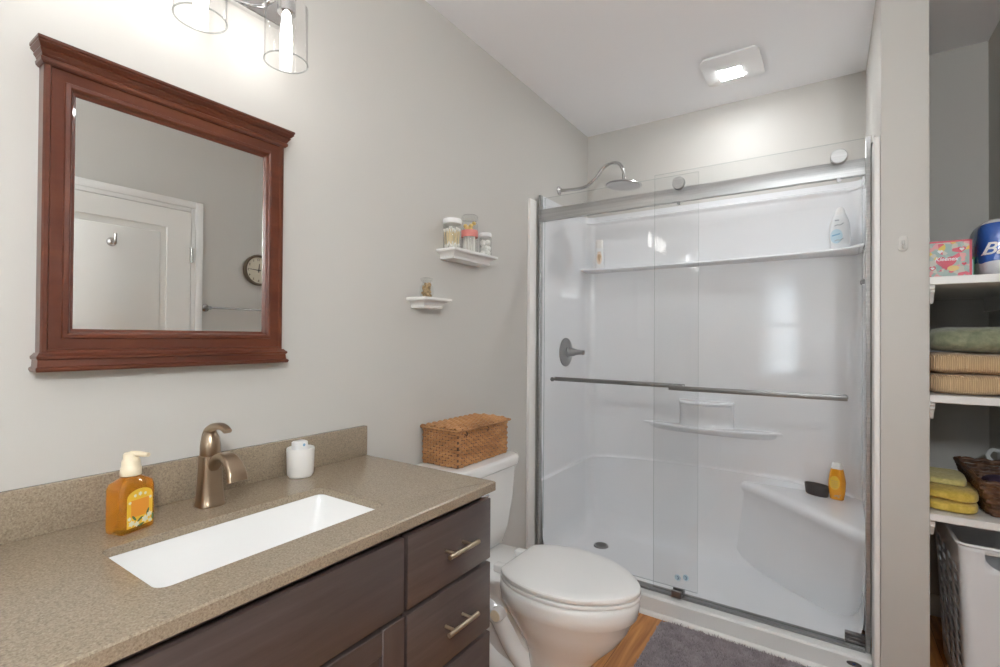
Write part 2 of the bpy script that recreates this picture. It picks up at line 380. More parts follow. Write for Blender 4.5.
def disc_poly(cx, cy, rx, ry, n=20): return [(cx + rx * cos(2 * pi * i / n), cy + ry * sin(2 * pi * i / n)) for i in range(n)]

# ------------------------------------------------------------------ room
H = 2.672; XR = 1.97; YB = 3.085; YF = -1.36; PX0, PX1, PY = 1.52, 1.655, 2.233
def slab(name, mat, *a): bm = B(); box(bm, *a); return struct(name, bm, mat)
slab('floor', M_floor, -0.1, XR + 0.1, YF - 0.14, YB + 0.1, -0.05, 0)
slab('ceiling', M_ceil, -0.1, XR + 0.1, YF - 0.14, YB + 0.1, H, H + 0.05)
slab('wall_left', M_wall, -0.1, 0, YF - 0.14, YB + 0.1, 0, H)
slab('wall_right', M_wall, XR, XR + 0.1, YF - 0.14, YB + 0.1, 0, H)
slab('wall_back', M_wall, 0, XR, YB, YB + 0.1, 0, H)
bm = B(); box(bm, PX0, PX1, PY, YB, 0, H, 0.004, 2); struct('wall_partition', bm, M_wall)
WX0, WX1, WZ0, WZ1 = 0.72, 1.07, 0.86, 2.05
bm = B(); box(bm, 0, WX0, YF - 0.14, YF, 0, H); box(bm, WX1, XR, YF - 0.14, YF, 0, H); box(bm, WX0, WX1, YF - 0.14, YF, 0, WZ0); box(bm, WX0, WX1, YF - 0.14, YF, WZ1, H)
struct('wall_front', bm, M_wall)
# window behind the camera, mirrored in the shower wall
wf = B()
for a in ((WX0, WX0 + 0.035, WZ0, WZ1), (WX1 - 0.035, WX1, WZ0, WZ1), (WX0, WX1, WZ0, WZ0 + 0.035), (WX0, WX1, WZ1 - 0.035, WZ1), (WX0, WX1, 1.46, 1.495)):
    box(wf, a[0], a[1], YF - 0.10, YF - 0.06, a[2], a[3])
win = struct('window_1', wf, M_trim)
bm = B(); box(bm, WX0 + 0.03, WX1 - 0.03, YF - 0.083, YF - 0.077, WZ0 + 0.03, WZ1 - 0.03); obj('pane', bm, M_winpane, win)
bm = B(); box(bm, WX0 - 0.06, WX0, YF, YF + 0.015, WZ0 - 0.06, WZ1 + 0.06); box(bm, WX1, WX1 + 0.06, YF, YF + 0.015, WZ0 - 0.06, WZ1 + 0.06)
box(bm, WX0, WX1, YF, YF + 0.015, WZ1, WZ1 + 0.06); box(bm, WX0 - 0.06, WX1 + 0.06, YF, YF + 0.03, WZ0 - 0.03, WZ0); obj('casing', bm, M_trim, win)
cur = thing('curtain', 'sheer white curtain in the narrow window, mirrored in the shower wall', 'curtain', (0.895, YF - 0.03, WZ0))
bm = B(); n = 120
skin_loops(bm, [[(WX0 + (WX1 - WX0) * i / n, YF - 0.03 + 0.016 * sin(i * 1.05) + 0.006 * sin(i * 0.37), z) for i in range(n + 1)] for z in (WZ0 + 0.01, 1.3, 1.7, WZ1 - 0.04)], closed=False)
obj('drape', bm, M_sheer, cur)
bm = B(); tube(bm, [(WX0, YF - 0.03, WZ1 - 0.035), (WX1, YF - 0.03, WZ1 - 0.035)], 0.006); obj('rod', bm, M_chrome, cur)
# door on the right wall, seen in the mirror
DY0, DY1, DZ = 0.677, 1.437, 2.062
bm = B(); box(bm, XR - 0.012, XR, DY0, DY1, 0.01, DZ)
P = [(DY0, DY0 + 0.115, 0.01, DZ), (DY1 - 0.13, DY1, 0.01, DZ), (DY0 + 0.115, DY1 - 0.13, DZ - 0.112, DZ), (DY0 + 0.115, DY1 - 0.13, 0.86, 1.0), (DY0 + 0.115, DY1 - 0.13, 0.01, 0.24)]
for y0, y1, z0, z1 in P: box(bm, XR - 0.022, XR - 0.01, y0, y1, z0, z1)
box(bm, XR - 0.019, XR - 0.01, DY0 + 0.15, DY1 - 0.165, 1.035, DZ - 0.147, 0.007, 2); box(bm, XR - 0.019, XR - 0.01, DY0 + 0.15, DY1 - 0.165, 0.275, 0.825, 0.007, 2)
door = struct('door_1', bm, M_door)
for z in (1.80, 1.06, 0.25):
    bm = B(); box(bm, XR - 0.026, XR - 0.02, DY1 - 0.006, DY1 + 0.012, z - 0.045, z + 0.045); tube(bm, [(XR - 0.028, DY1 + 0.004, z - 0.046), (XR - 0.028, DY1 + 0.004, z + 0.046)], 0.006, 10)
    obj('hinge', bm, M_nickel, door)
bm = B(); lathe(bm, [(0.0, -0.022), (0.012, -0.022), (0.022, -0.012), (0.024, 0)], (XR - 0.019, 1.035, 1.815), 24, 'x')
tube(bm, spline([(XR - 0.04, 1.035, 1.81), (XR - 0.062, 1.035, 1.80), (XR - 0.075, 1.035, 1.82), (XR - 0.077, 1.035, 1.855)]), 0.007, 10); obj('robe_hook', bm, M_nickel, door)
bm = B(); lathe(bm, [(0.0, -0.06), (0.022, -0.058), (0.027, -0.045), (0.02, -0.03), (0.012, -0.024), (0.012, -0.008), (0.03, -0.006), (0.03, 0)], (XR - 0.02, DY0 + 0.06, 0.95), 24, 'x'); obj('door_knob', bm, M_nickel, door)
bm = B()
for i, (e, d) in enumerate(((0.006, 0.012), (0.03, 0.02))):
    a, b = e, 0.072
    for (y0, y1, z0, z1) in ((DY0 - b, DY0 - a, 0, DZ + b), (DY1 + a, DY1 + b, 0, DZ + b), (DY0 - a, DY1 + a, DZ + a, DZ + b)): box(bm, XR - d, XR, y0, y1, z0, z1, 0.003, 2)
struct('trim_1', bm, M_trim)
def baseb(name, *a): bm = B(); box(bm, *a, 0.004, 2); return struct(name, bm, M_trim)
baseb('baseboard_left', 0, 0.014, 1.18, 2.30, 0, 0.09)
baseb('baseboard_right', XR - 0.014, XR, DY1 + 0.08, YB, 0, 0.10)
baseb('baseboard_back', PX1, XR - 0.014, YB - 0.014, YB, 0, 0.10)
baseb('baseboard_front', 0.02, XR, YF, YF + 0.014, 0, 0.10)

# ------------------------------------------------------------------ vanity
HC, YE, DC, YV0 = 0.8868, 1.1695, 0.5683, -0.12
v = thing('vanity_cabinet', 'dark espresso wood bathroom vanity under the speckled brown counter', 'cabinet', (0.27, 0.5, 0))
bm = B()
for a in ((0.003, 0.527, YV0 + 0.02, YV0 + 0.04, 0.09, HC - 0.026), (0.003, 0.527, YE - 0.036, YE - 0.018, 0.09, HC - 0.026), (0.003, 0.015, YV0 + 0.04, YE - 0.036, 0.09, HC - 0.026),
          (0.509, 0.527, YV0 + 0.04, YE - 0.036, 0.09, HC - 0.026), (0.015, 0.509, YV0 + 0.04, YE - 0.036, 0.09, 0.11)): box(bm, *a)
box(bm, 0.003, 0.46, YV0 + 0.03, YE - 0.03, 0, 0.09); obj('body', bm, M_cabv, v)
def handle(parent, y0, y1, z):
    bm = B(); tube(bm, [(0.585, y0, z), (0.585, y1, z)], 0.0062, 14)
    for y in (y0 + 0.026, y1 - 0.026): tube(bm, [(0.549, y, z), (0.587, y, z)], 0.0042, 10)
    obj('handle', bm, M_gold, parent, angle=50)
for z0, z1 in ((0.6625, 0.836), (0.462, 0.6515), (0.12, 0.4515)):
    bm = B(); box(bm, 0.529, 0.551, 0.832, YE - 0.001, z0, z1, 0.003, 2); d = obj('drawer', bm, M_cab, v); handle(d, 0.943, 1.064, (z0 + z1) / 2 + 0.004)
bm = B(); box(bm, 0.529, 0.551, YV0 + 0.02, 0.8205, 0.6635, 0.836, 0.003, 2); obj('drawer', bm, M_cab, v)
for y0, y1 in ((0.352, 0.8235), (YV0 + 0.02, 0.345)):
    bm = B(); st = 0.067
    for a in ((y0, y0 + st, 0.12, 0.6535), (y1 - st, y1, 0.12, 0.6535)): box(bm, 0.529, 0.551, *a, 0.002, 1, mi=1)
    for a in ((y0 + st, y1 - st, 0.598, 0.6535), (y0 + st, y1 - st, 0.12, 0.176)): box(bm, 0.529, 0.551, *a, 0.002, 1)
    box(bm, 0.529, 0.538, y0 + 0.06, y1 - 0.06, 0.17, 0.60, mi=1); d = obj('door', bm, [M_cab, M_cabv], v)
    bm = B(); yy = y0 + 0.034; tube(bm, [(0.585, yy, 0.42), (0.585, yy, 0.56)], 0.0062, 14)
    for z in (0.446, 0.534): tube(bm, [(0.549, yy, z), (0.587, yy, z)], 0.0042, 10)
    obj('handle', bm, M_gold, d)

# countertop with an under-mount opening
SX0, SX1, SY0, SY1 = 0.205, 0.462, 0.352, 0.846
ct = thing('countertop', 'speckled brown quartz vanity counter with sink cut-out and backsplash', 'countertop', (0.28, 0.5, HC - 0.026))
bm = B(); N = 6
hole = rrect(SX0, SX1, SY0, SY1, 0.022, N)
outer = rrect(0.0005, DC, YV0, YE, 0.004, N)
def ring(bm, a, b, za, zb):
    A = [bm.verts.new((x, y, za)) for x, y in a]; Bv = [bm.verts.new((x, y, zb)) for x, y in b]
    for i in range(len(A)): j = (i + 1) % len(A); bm.faces.new((A[i], A[j], Bv[j], Bv[i]))
hole_in = rrect(SX0 + 0.003, SX1 - 0.003, SY0 + 0.003, SY1 - 0.003, 0.02, N)
out_in = rrect(0.0005, DC - 0.004, YV0, YE - 0.004, 0.004, N)
ring(bm, hole, out_in, HC, HC); ring(bm, out_in, outer, HC, HC - 0.003); ring(bm, outer, outer, HC - 0.003, HC - 0.026)
hole2 = rrect(SX0 + 0.001, SX1 - 0.001, SY0 + 0.001, SY1 - 0.001, 0.02, N)
ring(bm, hole, hole2, HC, HC - 0.003); ring(bm, hole2, hole2, HC - 0.003, HC - 0.018); ring(bm, hole2, rrect(SX0 - 0.03, SX1 + 0.03, SY0 - 0.03, SY1 + 0.03, 0.03, N), HC - 0.018, HC - 0.018); ring(bm, rrect(SX0 - 0.03, SX1 + 0.03, SY0 - 0.03, SY1 + 0.03, 0.03, N), outer, HC - 0.018, HC - 0.026)
bmesh.ops.remove_doubles(bm, verts=bm.verts, dist=1e-5); obj('slab', bm, M_counter, ct, angle=30)
bm = B(); box(bm, 0.0005, 0.02, YV0, YE, HC, 0.9884, 0.002, 2); obj('backsplash', bm, M_counter, ct)
sk = thing('sink', 'white rectangular ceramic undermount sink sunk in the brown counter', 'sink', (0.33, 0.6, HC - 0.17))
bm = B(); loops = []
for z, g, r in ((HC - 0.0185, 0.014, 0.034), (HC - 0.0185, 0.0, 0.022), (HC - 0.022, -0.001, 0.022), (HC - 0.05, -0.008, 0.022), (HC - 0.10, -0.03, 0.03), (HC - 0.138, -0.062, 0.036), (HC - 0.148, -0.085, 0.03), (HC - 0.152, -0.115, 0.012)):
    loops.append([(x, y, z) for x, y in rrect(SX0 - g, SX1 + g, SY0 - g, SY1 + g, r, N)])
skin_loops(bm, loops, True, False, True)
skin_loops(bm, [[(x, y, z) for x, y in rrect(SX0 - 0.014, SX1 + 0.014, SY0 - 0.014, SY1 + 0.014, 0.034, N)] for z in (HC - 0.17, HC - 0.0185)], True, True, False)
obj('basin', bm, M_sink, sk, angle=60)
bm = B(); lathe(bm, [(0.0, -0.149), (0.016, -0.149), (0.021, -0.1495), (0.022, -0.153)], (0.335, 0.6, HC), 24); obj('drain', bm, M_bronze, sk)

# faucet
fc = thing('faucet', 'champagne bronze single-lever faucet behind the sink', 'faucet', (0.105, 0.602, HC))
bm = B(); lp = []
for z, a, b in ((0, 0.031, 0.0295), (0.004, 0.0315, 0.030), (0.008, 0.0295, 0.028), (0.04, 0.0265, 0.0255), (0.08, 0.024, 0.0235), (0.115, 0.0232, 0.0225), (0.121, 0.0228, 0.022)):
    lp.append([(0.105 + x, 0.602 + y, HC + z) for x, y in rrect(-a, a, -b, b, a * 0.62, 5)])
skin_loops(bm, lp); obj('body', bm, M_bronze, fc, angle=50)
bm = B(); pts = spline([(0.100, 0.602, HC + 0.060), (0.120, 0.602, HC + 0.093), (0.148, 0.602, HC + 0.119), (0.178, 0.602, HC + 0.127), (0.206, 0.602, HC + 0.119), (0.226, 0.602, HC + 0.100), (0.234, 0.602, HC + 0.078)], 6)
nn = len(pts); loops = []
for i, p in enumerate(pts):
    t = (pts[min(i + 1, nn - 1)] - pts[max(i - 1, 0)]).normalized(); a = Vector((0, 1, 0)); b = t.cross(a); k = i / (nn - 1)
    hw = 0.013 + 0.010 * k; th = 0.012 - 0.0055 * k
    loops.append([p + a * x + b * y for x, y in rrect(-hw, hw, -th, th, min(hw, th) * 0.85, 4)])
skin_loops(bm, loops); obj('spout', bm, M_bronze, fc, angle=50)
bm = B(); lathe(bm, [(0.0222, 0.122), (0.0232, 0.124), (0.0225, 0.145), (0.019, 0.166), (0.013, 0.178), (0, 0.183)], (0.105, 0.602, HC), 24)
pts = spline([(0.088, 0.602, HC + 0.150), (0.097, 0.602, HC + 0.176), (0.118, 0.602, HC + 0.190), (0.145, 0.602, HC + 0.196), (0.168, 0.602, HC + 0.195), (0.186, 0.602, HC + 0.188)], 5); nn = len(pts); loops = []
for i, p in enumerate(pts):
    t = (pts[min(i + 1, nn - 1)] - pts[max(i - 1, 0)]).normalized(); a = Vector((0, 1, 0)); b = t.cross(a); k = i / (nn - 1)
    hw = 0.014 - 0.004 * k; th = 0.012 - 0.007 * k
    loops.append([p + a * x + b * y for x, y in rrect(-hw, hw, -th, th, th * 0.9, 4)])
skin_loops(bm, loops); obj('lever', bm, M_bronze, fc, angle=50)

# amber soap pump bottle
sb = thing('soap_bottle', 'amber liquid soap bottle with cream pump left of the faucet', 'soap bottle', (0.127, 0.430, HC), radians(18))
bm = B(); lp = []
for z, a, b in ((0.0, 0.026, 0.038), (0.003, 0.0285, 0.0405), (0.012, 0.029, 0.041), (0.100, 0.029, 0.041), (0.112, 0.026, 0.037), (0.122, 0.018, 0.024), (0.126, 0.0165, 0.0165), (0.132, 0.0165, 0.0165)):
    lp.append([(x, y, z) for x, y in rrect(-a, a, -b, b, min(a, b) * 0.42 if z < 0.12 else min(a, b) * 0.95, 5)])
skin_loops(bm, lp); obj('bottle', bm, M_amber, sb, local=True, scale=0.91, angle=50)
bm = B(); lathe(bm, [(0.0205, 0.127), (0.021, 0.129), (0.021, 0.143), (0.0195, 0.146), (0.0185, 0.148), (0.0185, 0.160), (0.017, 0.163), (0.0155, 0.165), (0.0155, 0.176), (0.013, 0.179), (0, 0.180)], (0, 0, 0), 24)
tube(bm, [(0.0, 0.0, 0.1755), (0.02, 0.004, 0.1765), (0.044, 0.008, 0.175)], [0.0075, 0.0065, 0.005], 10); obj('pump', bm, M_cream, sb, local=True, scale=0.91, label='cream pump head')
bm = B(); poly = [(-0.030, 0.012), (0.030, 0.012), (0.030, 0.080)] + [(0.030 * cos(a), 0.080 + 0.018 * sin(a)) for a in [pi * k / 10 for k in range(1, 10)]] + [(-0.030, 0.080)]
prism(bm, poly, 0.0285, 0.0298, 'x'); lb = obj('label', bm, M_yellow_card, sb, local=True, scale=0.91, label='yellow arched label')
bm = B(); prism(bm, [(-0.021, 0.035), (0.021, 0.035), (0.021, 0.074), (-0.021, 0.074)], 0.0297, 0.0303, 'x'); obj('centre_panel', bm, M_orange_card, lb, local=True, scale=0.91)
bm = B()
for (y, z, r) in ((-0.02, 0.022, 0.008), (-0.008, 0.018, 0.007), (0.012, 0.024, 0.009), (0.022, 0.032, 0.007), (-0.025, 0.034, 0.005), (0.024, 0.017, 0.005), (-0.024, 0.07, 0.004), (0.024, 0.072, 0.004), (0.0, 0.086, 0.005), (0.012, 0.084, 0.004), (-0.012, 0.084, 0.004)):
    bm = B(); prism(bm, [(y + r * (1 if k % 2 else 0.6) * cos(pi * k / 6), z + r * (1 if k % 2 else 0.6) * sin(pi * k / 6)) for k in range(12)], 0.0300, 0.0306, 'x'); obj('flower', bm, M_flower, lb, local=True, scale=0.91)
bm = B()
for (y, z, a) in ((0.0, 0.027, 0.6), (0.018, 0.040, 1.2), (-0.014, 0.033, 2.2), (0.002, 0.014, 0.2), (0.03, 0.025, 1.5)):
    prism(bm, [(y + 0.008 * cos(a) * cos(t) - 0.0025 * sin(a) * sin(t), z + 0.008 * sin(a) * cos(t) + 0.0025 * cos(a) * sin(t)) for t in [2 * pi * k / 10 for k in range(10)]], 0.0299, 0.0304, 'x')
obj('leaf_pattern', bm, M_leafp, lb, local=True, scale=0.91)

# ribbed white cup with a capped tube in it
cp = thing('cup', 'white ribbed tumbler against the backsplash right of the faucet', 'cup', (0.066, 0.876, HC))
bm = B(); lp = []
for z, r in ((0, 0.031), (0.003, 0.0335), (0.010, 0.0365), (0.082, 0.0385), (0.085, 0.0378), (0.082, 0.035), (0.012, 0.033), (0.010, 0.0)):
    lp.append([((max(r, 1e-4) + (0.0006 if (i % 2 and 0.009 < z < 0.083 and r > 0.034) else 0)) * cos(2 * pi * i / 96), (max(r, 1e-4) + (0.0006 if (i % 2 and 0.009 < z < 0.083 and r > 0.034) else 0)) * sin(2 * pi * i / 96), z) for i in range(96)])
skin_loops(bm, lp); obj('tumbler', bm, M_cupw, cp, local=True, angle=60)
tb = thing('flip_cap_tube', 'white capped tube standing upright inside the ribbed tumbler', 'tube', (0.066, 0.873, HC + 0.012))
bm = B(); lp = [[(x, y, z) for x, y in rrect(-a, a, -b, b, min(a, b) * 0.6, 5)] for z, a, b in ((0, 0.012, 0.019), (0.05, 0.014, 0.020), (0.071, 0.015, 0.0205))]; skin_loops(bm, lp); obj('tube_body', bm, M_whitep, tb, local=True)
bm = B(); lp = [[(x, y, z) for x, y in rrect(-a, a, -b, b, min(a, b) * 0.6, 5)] for z, a, b in ((0.0712, 0.0158, 0.0212), (0.090, 0.0155, 0.0208), (0.0925, 0.013, 0.018))]; skin_loops(bm, lp); obj('cap', bm, M_whitep, tb, local=True)
bm = B(); lathe(bm, [(0, 0.0158), (0.0042, 0.0158), (0.0042, 0.015)], (0, 0.004, 0.082), 14, 'x'); obj('dot', bm, M_blue, tb, local=True, label='small blue dot')

# ------------------------------------------------------------------ mirror
mr = thing('wall_mirror', 'rectangular mirror in a reddish cherry wood frame with crown', 'mirror', (0, 0.567, 1.226))
y0, y1, z0, z1 = 0.303, 0.835, 1.258, 1.868
bm = B(); frame_sweep(bm, y0, y1, z0, z1, [(0, 0.0), (0, 0.030), (0.003, 0.034), (0.010, 0.034), (0.013, 0.0285), (0.034, 0.0265), (0.036, 0.031), (0.043, 0.0325), (0.046, 0.030), (0.049, 0.022), (0.055, 0.019), (0.056, 0.0)])
obj('frame', bm, M_mwood, mr, angle=25)
bm = B(); stack(bm, 0.0, y0, y1, [(1.856, 0.036, 0.002), (1.860, 0.040, 0.006), (1.866, 0.041, 0.007), (1.869, 0.038, 0.004), (1.873, 0.042, 0.006), (1.874, 0.042, 0.006), (1.880, 0.050, 0.010), (1.883, 0.048, 0.009), (1.885, 0.052, 0.011), (1.890, 0.059, 0.015), (1.893, 0.058, 0.014), (1.895, 0.061, 0.016), (1.900, 0.061, 0.016), (1.902, 0.058, 0.014)])
obj('crown_moulding', bm, M_mwood, mr, angle=25)
bm = B(); stack(bm, 0.0, y0, y1, [(1.224, 0.047, 0.008), (1.228, 0.050, 0.010), (1.232, 0.050, 0.010), (1.235, 0.043, 0.006), (1.248, 0.041, 0.005), (1.251, 0.046, 0.008), (1.256, 0.046, 0.008), (1.259, 0.040, 0.005), (1.263, 0.036, 0.002)])
obj('base_moulding', bm, M_mwood, mr, angle=25)
bm = B(); box(bm, 0.004, 0.017, y0 + 0.05, y1 - 0.05, z0 + 0.05, z1 - 0.05); obj('mirror_glass', bm, M_mirror, mr)

# ------------------------------------------------------------------ vanity light
vl = thing('vanity_light', 'chrome three-light wall fixture with clear glass shades above mirror', 'wall light', (0, 0.56, 2.2))
bm = B(); box(bm, 0.0, 0.022, 0.29, 0.83, 2.212, 2.285, 0.004, 2); obj('backplate', bm, M_chrome, vl)
for yc in (0.336, 0.556, 0.776):
    bm = B(); tube(bm, spline([(0.02, yc, 2.25), (0.07, yc, 2.252), (0.11, yc, 2.252), (0.13, yc, 2.235)], 5), 0.008, 12); obj('arm', bm, M_chrome, vl)
    bm = B(); lathe(bm, [(0, 2.246), (0.020, 2.244), (0.024, 2.236), (0.024, 2.186), (0.019, 2.182), (0, 2.182)], (0.13, yc, 0), 24); obj('socket', bm, M_chrome, vl)
    bm = B(); lathe(bm, [(0.025, 2.214), (0.050, 2.212), (0.0555, 2.204), (0.0555, 2.052), (0.0575, 2.050), (0.0535, 2.050), (0.0535, 2.203), (0.049, 2.209), (0.025, 2.211)], (0.13, yc, 0), 40, cap=False); sh_ = obj('shade', bm, M_shade, vl, label='clear glass cylinder shade')
    bm = B(); tube(bm, [(0.13 + 0.0553 * cos(2 * pi * i / 40), yc + 0.0553 * sin(2 * pi * i / 40), 2.0505) for i in range(40)], 0.0021, 8, closed=True); obj('rim', bm, M_rim, sh_)
    bm = B(); lathe(bm, [(0, 2.063), (0.009, 2.066), (0.0145, 2.078), (0.016, 2.10), (0.015, 2.14), (0.012, 2.165), (0.011, 2.183)], (0.13, yc, 0), 20); obj('bulb', bm, M_bulb, vl, label='lit tubular bulb')

# ------------------------------------------------------------------ ceiling fan light
fl = thing('ceiling_fan_light', 'square white exhaust fan with lit lens on ceiling before shower', 'ceiling light', (0.965, 2.655, H - 0.03))
bm = B(); box(bm, 0.85, 1.08, 2.53, 2.78, H - 0.014, H, 0.002, 1); obj('housing', bm, M_whitep, fl)
bm = B(); N = 14; rows = []
def cov(x, y): return H - 0.014 - 0.020 * (1 - ((y - 2.655) / 0.142) ** 2 * 0.75)
outl = rrect(0.832, 1.098, 2.513, 2.797, 0.03, 6)
def scl(k, dz=0): return [(0.965 + (x - 0.965) * k, 2.655 + (y - 2.655) * k, cov(0.965 + (x - 0.965) * k, 2.655 + (y - 2.655) * k) + dz) for x, y in outl]
skin_loops(bm, [scl(0.9, 0.008), scl(0.985, 0.006), scl(1.0, 0.003), scl(0.99, 0.0), scl(0.8), scl(0.6), scl(0.3)]); obj('cover', bm, M_whitep, fl)
bm = B(); box(bm, 0.902, 1.006, 2.626, 2.728, H - 0.0345, H - 0.028, 0.0008, 1); obj('lens', bm, M_fan, fl, label='bright square lens')

# added globe fill lamp on the right wall, behind the camera
LX, LY, LZ = 1.835, -0.35, 1.95
dl = thing('fill_globe', 'added white globe fill lamp on the right wall before the door', 'wall light', (XR, LY, LZ))
bm = B(); lathe(bm, [(0, -0.018), (0.05, -0.016), (0.055, -0.010), (0.055, -0.0002)], (XR, LY, LZ - 0.06), 32, 'x'); obj('backplate', bm, M_nickel, dl)
bm = B(); tube(bm, spline([(XR - 0.015, LY, LZ - 0.06), (XR - 0.07, LY, LZ - 0.10), (LX, LY, LZ - 0.135), (LX, LY, LZ - 0.115)], 6), 0.008, 12); lathe(bm, [(0, LZ - 0.12), (0.03, LZ - 0.118), (0.036, LZ - 0.094), (0, LZ - 0.092)], (LX, LY, 0), 28); obj('arm', bm, M_nickel, dl)
bm = B(); lathe(bm, [(0.1 * cos(t) if abs(t) < 1.55 else 0, LZ + 0.1 * sin(t)) for t in [pi / 2 - pi * i / 20 for i in range(21)]], (LX, LY, 0), 40); obj('globe', bm, M_fill, dl)

# ------------------------------------------------------------------ small wall shelves and jars
def wall_shelf(label, y0, y1, d, zt):
    s = thing('wall_shelf', label, 'shelf', (0, (y0 + y1) / 2, zt - 0.04), group='white ledge shelves on the wall')
    bm = B(); stack(bm, 0.0, y0, y1, [(zt - 0.040, d - 0.030, -0.026), (zt - 0.032, d - 0.028, -0.024), (zt - 0.031, d - 0.031, -0.027), (zt - 0.020, d - 0.024, -0.021), (zt - 0.013, d - 0.012, -0.010), (zt - 0.012, d - 0.004, -0.003), (zt - 0.008, d, 0), (zt, d, 0)])
    obj('ledge', bm, M_trim, s, angle=30); return s
wall_shelf('long white moulded ledge shelf holding three glass jars', 1.547, 1.857, 0.102, 1.671)
wall_shelf('short white moulded ledge shelf holding one tiny jar', 1.374, 1.534, 0.098, 1.4555)
Z1, Z2 = 1.671, 1.4555
def jar(label, c, prof, lid=None, lidmat=None, group=None):
    j = thing('glass_jar', label, 'jar', c, group='glass jars on the wall shelves')
    bm = B(); lathe(bm, prof, (0, 0, 0), 32, cap=False); bmesh.ops.holes_fill(bm, edges=[e for e in bm.edges if e.is_boundary and abs(e.verts[0].co.z) < 0.001 and e.calc_length() < 0.001]); obj('jar_body', bm, M_jar, j, local=True)
    if lid: bm = B(); lathe(bm, lid, (0, 0, 0), 32); obj('lid', bm, lidmat, j, local=True)
    return j
def jp(r, h, neck=None):
    p = [(0, 0.0005), (r * 0.9, 0.0005), (r, 0.006), (r, h * 0.86)]
    return p + ([(neck, h * 0.94), (neck, h)] if neck else [(r * 0.96, h * 0.93), (r * 0.93, h)])
J1 = (0.055, 1.583, Z1); J2 = (0.055, 1.703, Z1); J3 = (0.055, 1.822, Z1); J4 = (0.052, 1.432, Z2)
jar('white-lidded glass jar of cotton swabs, first on the long shelf', J1, jp(0.037, 0.107), [(0.038, 0.104), (0.039, 0.106), (0.039, 0.121), (0.037, 0.124), (0, 0.125)], M_whitep)
j2 = jar('tall clear glass jar with coral band, middle of the long shelf', J2, jp(0.036, 0.142, 0.03), [(0.031, 0.143), (0.036, 0.145), (0.036, 0.160), (0.031, 0.165), (0.014, 0.168), (0, 0.168)], M_jar)
bm = B(); lathe(bm, [(0.0364, 0.068), (0.0368, 0.069), (0.0368, 0.097), (0.0364, 0.098)], (0, 0, 0), 32, cap=False); obj('band', bm, M_pink, j2, local=True, label='coral red band')
jar('small white-lidded glass jar of cotton balls, last on the long shelf', J3, jp(0.028, 0.092, 0.025), [(0.027, 0.090), (0.028, 0.092), (0.028, 0.106), (0.026, 0.109), (0, 0.110)], M_whitep)
jar('tiny stoppered glass jar of brown pebbles on the short shelf', J4, [(0, 0.0005), (0.019, 0.0005), (0.025, 0.008), (0.0265, 0.022), (0.025, 0.042), (0.017, 0.054), (0.016, 0.062), (0.021, 0.064)], [(0.015, 0.060), (0.016, 0.066), (0.023, 0.067), (0.024, 0.075), (0.018, 0.078), (0, 0.078)], M_jar)
proto = None; k = 0
for i in range(26):
    a = i * 2.4; r = 0.031 * sqrt((i + 0.5) / 26); b = a + random.uniform(-1, 1)
    if proto is None:
        proto = thing('cotton_swab', 'slim cotton swab leaning inside the white-lidded glass jar', 'cotton swab', (J1[0], J1[1], J1[2]), group='cotton swabs in the first jar')
        bm = B(); tube(bm, [(0, 0, 0.004), (0.0, 0, 0.072)], 0.0017, 6); st = obj('stick', bm, M_stick, proto, local=True)
        for zc in (0.008, 0.072):
            bm = B(); lathe(bm, [(0, -0.008), (0.003, -0.005), (0.0036, 0), (0.003, 0.005), (0, 0.008)], (0, 0, zc), 8); obj('tip', bm, M_cotton, proto, local=True)
        o = proto
    else: o = copy_tree(proto)
    o.location = (J1[0] + r * cos(a), J1[1] + r * sin(a), J1[2] + 0.002 + 0.012 * random.random()); o.rotation_euler = (random.uniform(-0.1, 0.1), random.uniform(-0.1, 0.1), b)
proto = None
for i in range(9):
    a = i * 2.4; r = 0.02 if i % 3 else 0.006; z = 0.108 + 0.012 * (i // 4)
    if proto is None:
        bm = B(); superbox(bm, (0, 0, 0), (0.009, 0.009, 0.008), 2.2, 5); proto = obj('bath_pearl', bm, M_yellowd); o = tag(proto, 'yellow bath pearl at the top of the tall banded jar', 'bath pearl', 'yellow bath pearls in the tall jar')
    else: o = proto.copy(); COL.objects.link(o)
    o.location = (J2[0] + r * cos(a), J2[1] + r * sin(a), J2[2] + z - 0.002)
proto = None
for i in range(16):
    a = i * 2.4; r = 0.029 * sqrt((i + 0.5) / 16)
    if proto is None:
        bm = B(); tube(bm, [(0, 0, 0.003), (0, 0, 0.094)], 0.0038, 8); proto = obj('bath_stick', bm, M_greyp if False else M_cotton); o = tag(proto, 'slim pale stick standing in the tall banded jar', 'stick', 'pale sticks in the tall jar')
    else: o = proto.copy(); COL.objects.link(o)
    o.location = (J2[0] + r * cos(a), J2[1] + r * sin(a), J2[2])
proto = None
for i in range(9):
    a = i * 2.1 + (i // 3); r = 0.0125
    if proto is None:
        bm = B(); superbox(bm, (0, 0, 0), (0.0135, 0.0135, 0.0135), 2.1, 6, 0.002, 150); proto = obj('cotton_ball', bm, M_cotton); o = tag(proto, 'white cotton ball in the small lidded jar', 'cotton ball', 'cotton balls in the small jar')
    else: o = proto.copy(); COL.objects.link(o)
    o.location = (J3[0] + r * cos(a), J3[1] + r * sin(a), J3[2] + 0.015 + 0.024 * (i // 3))
proto = None
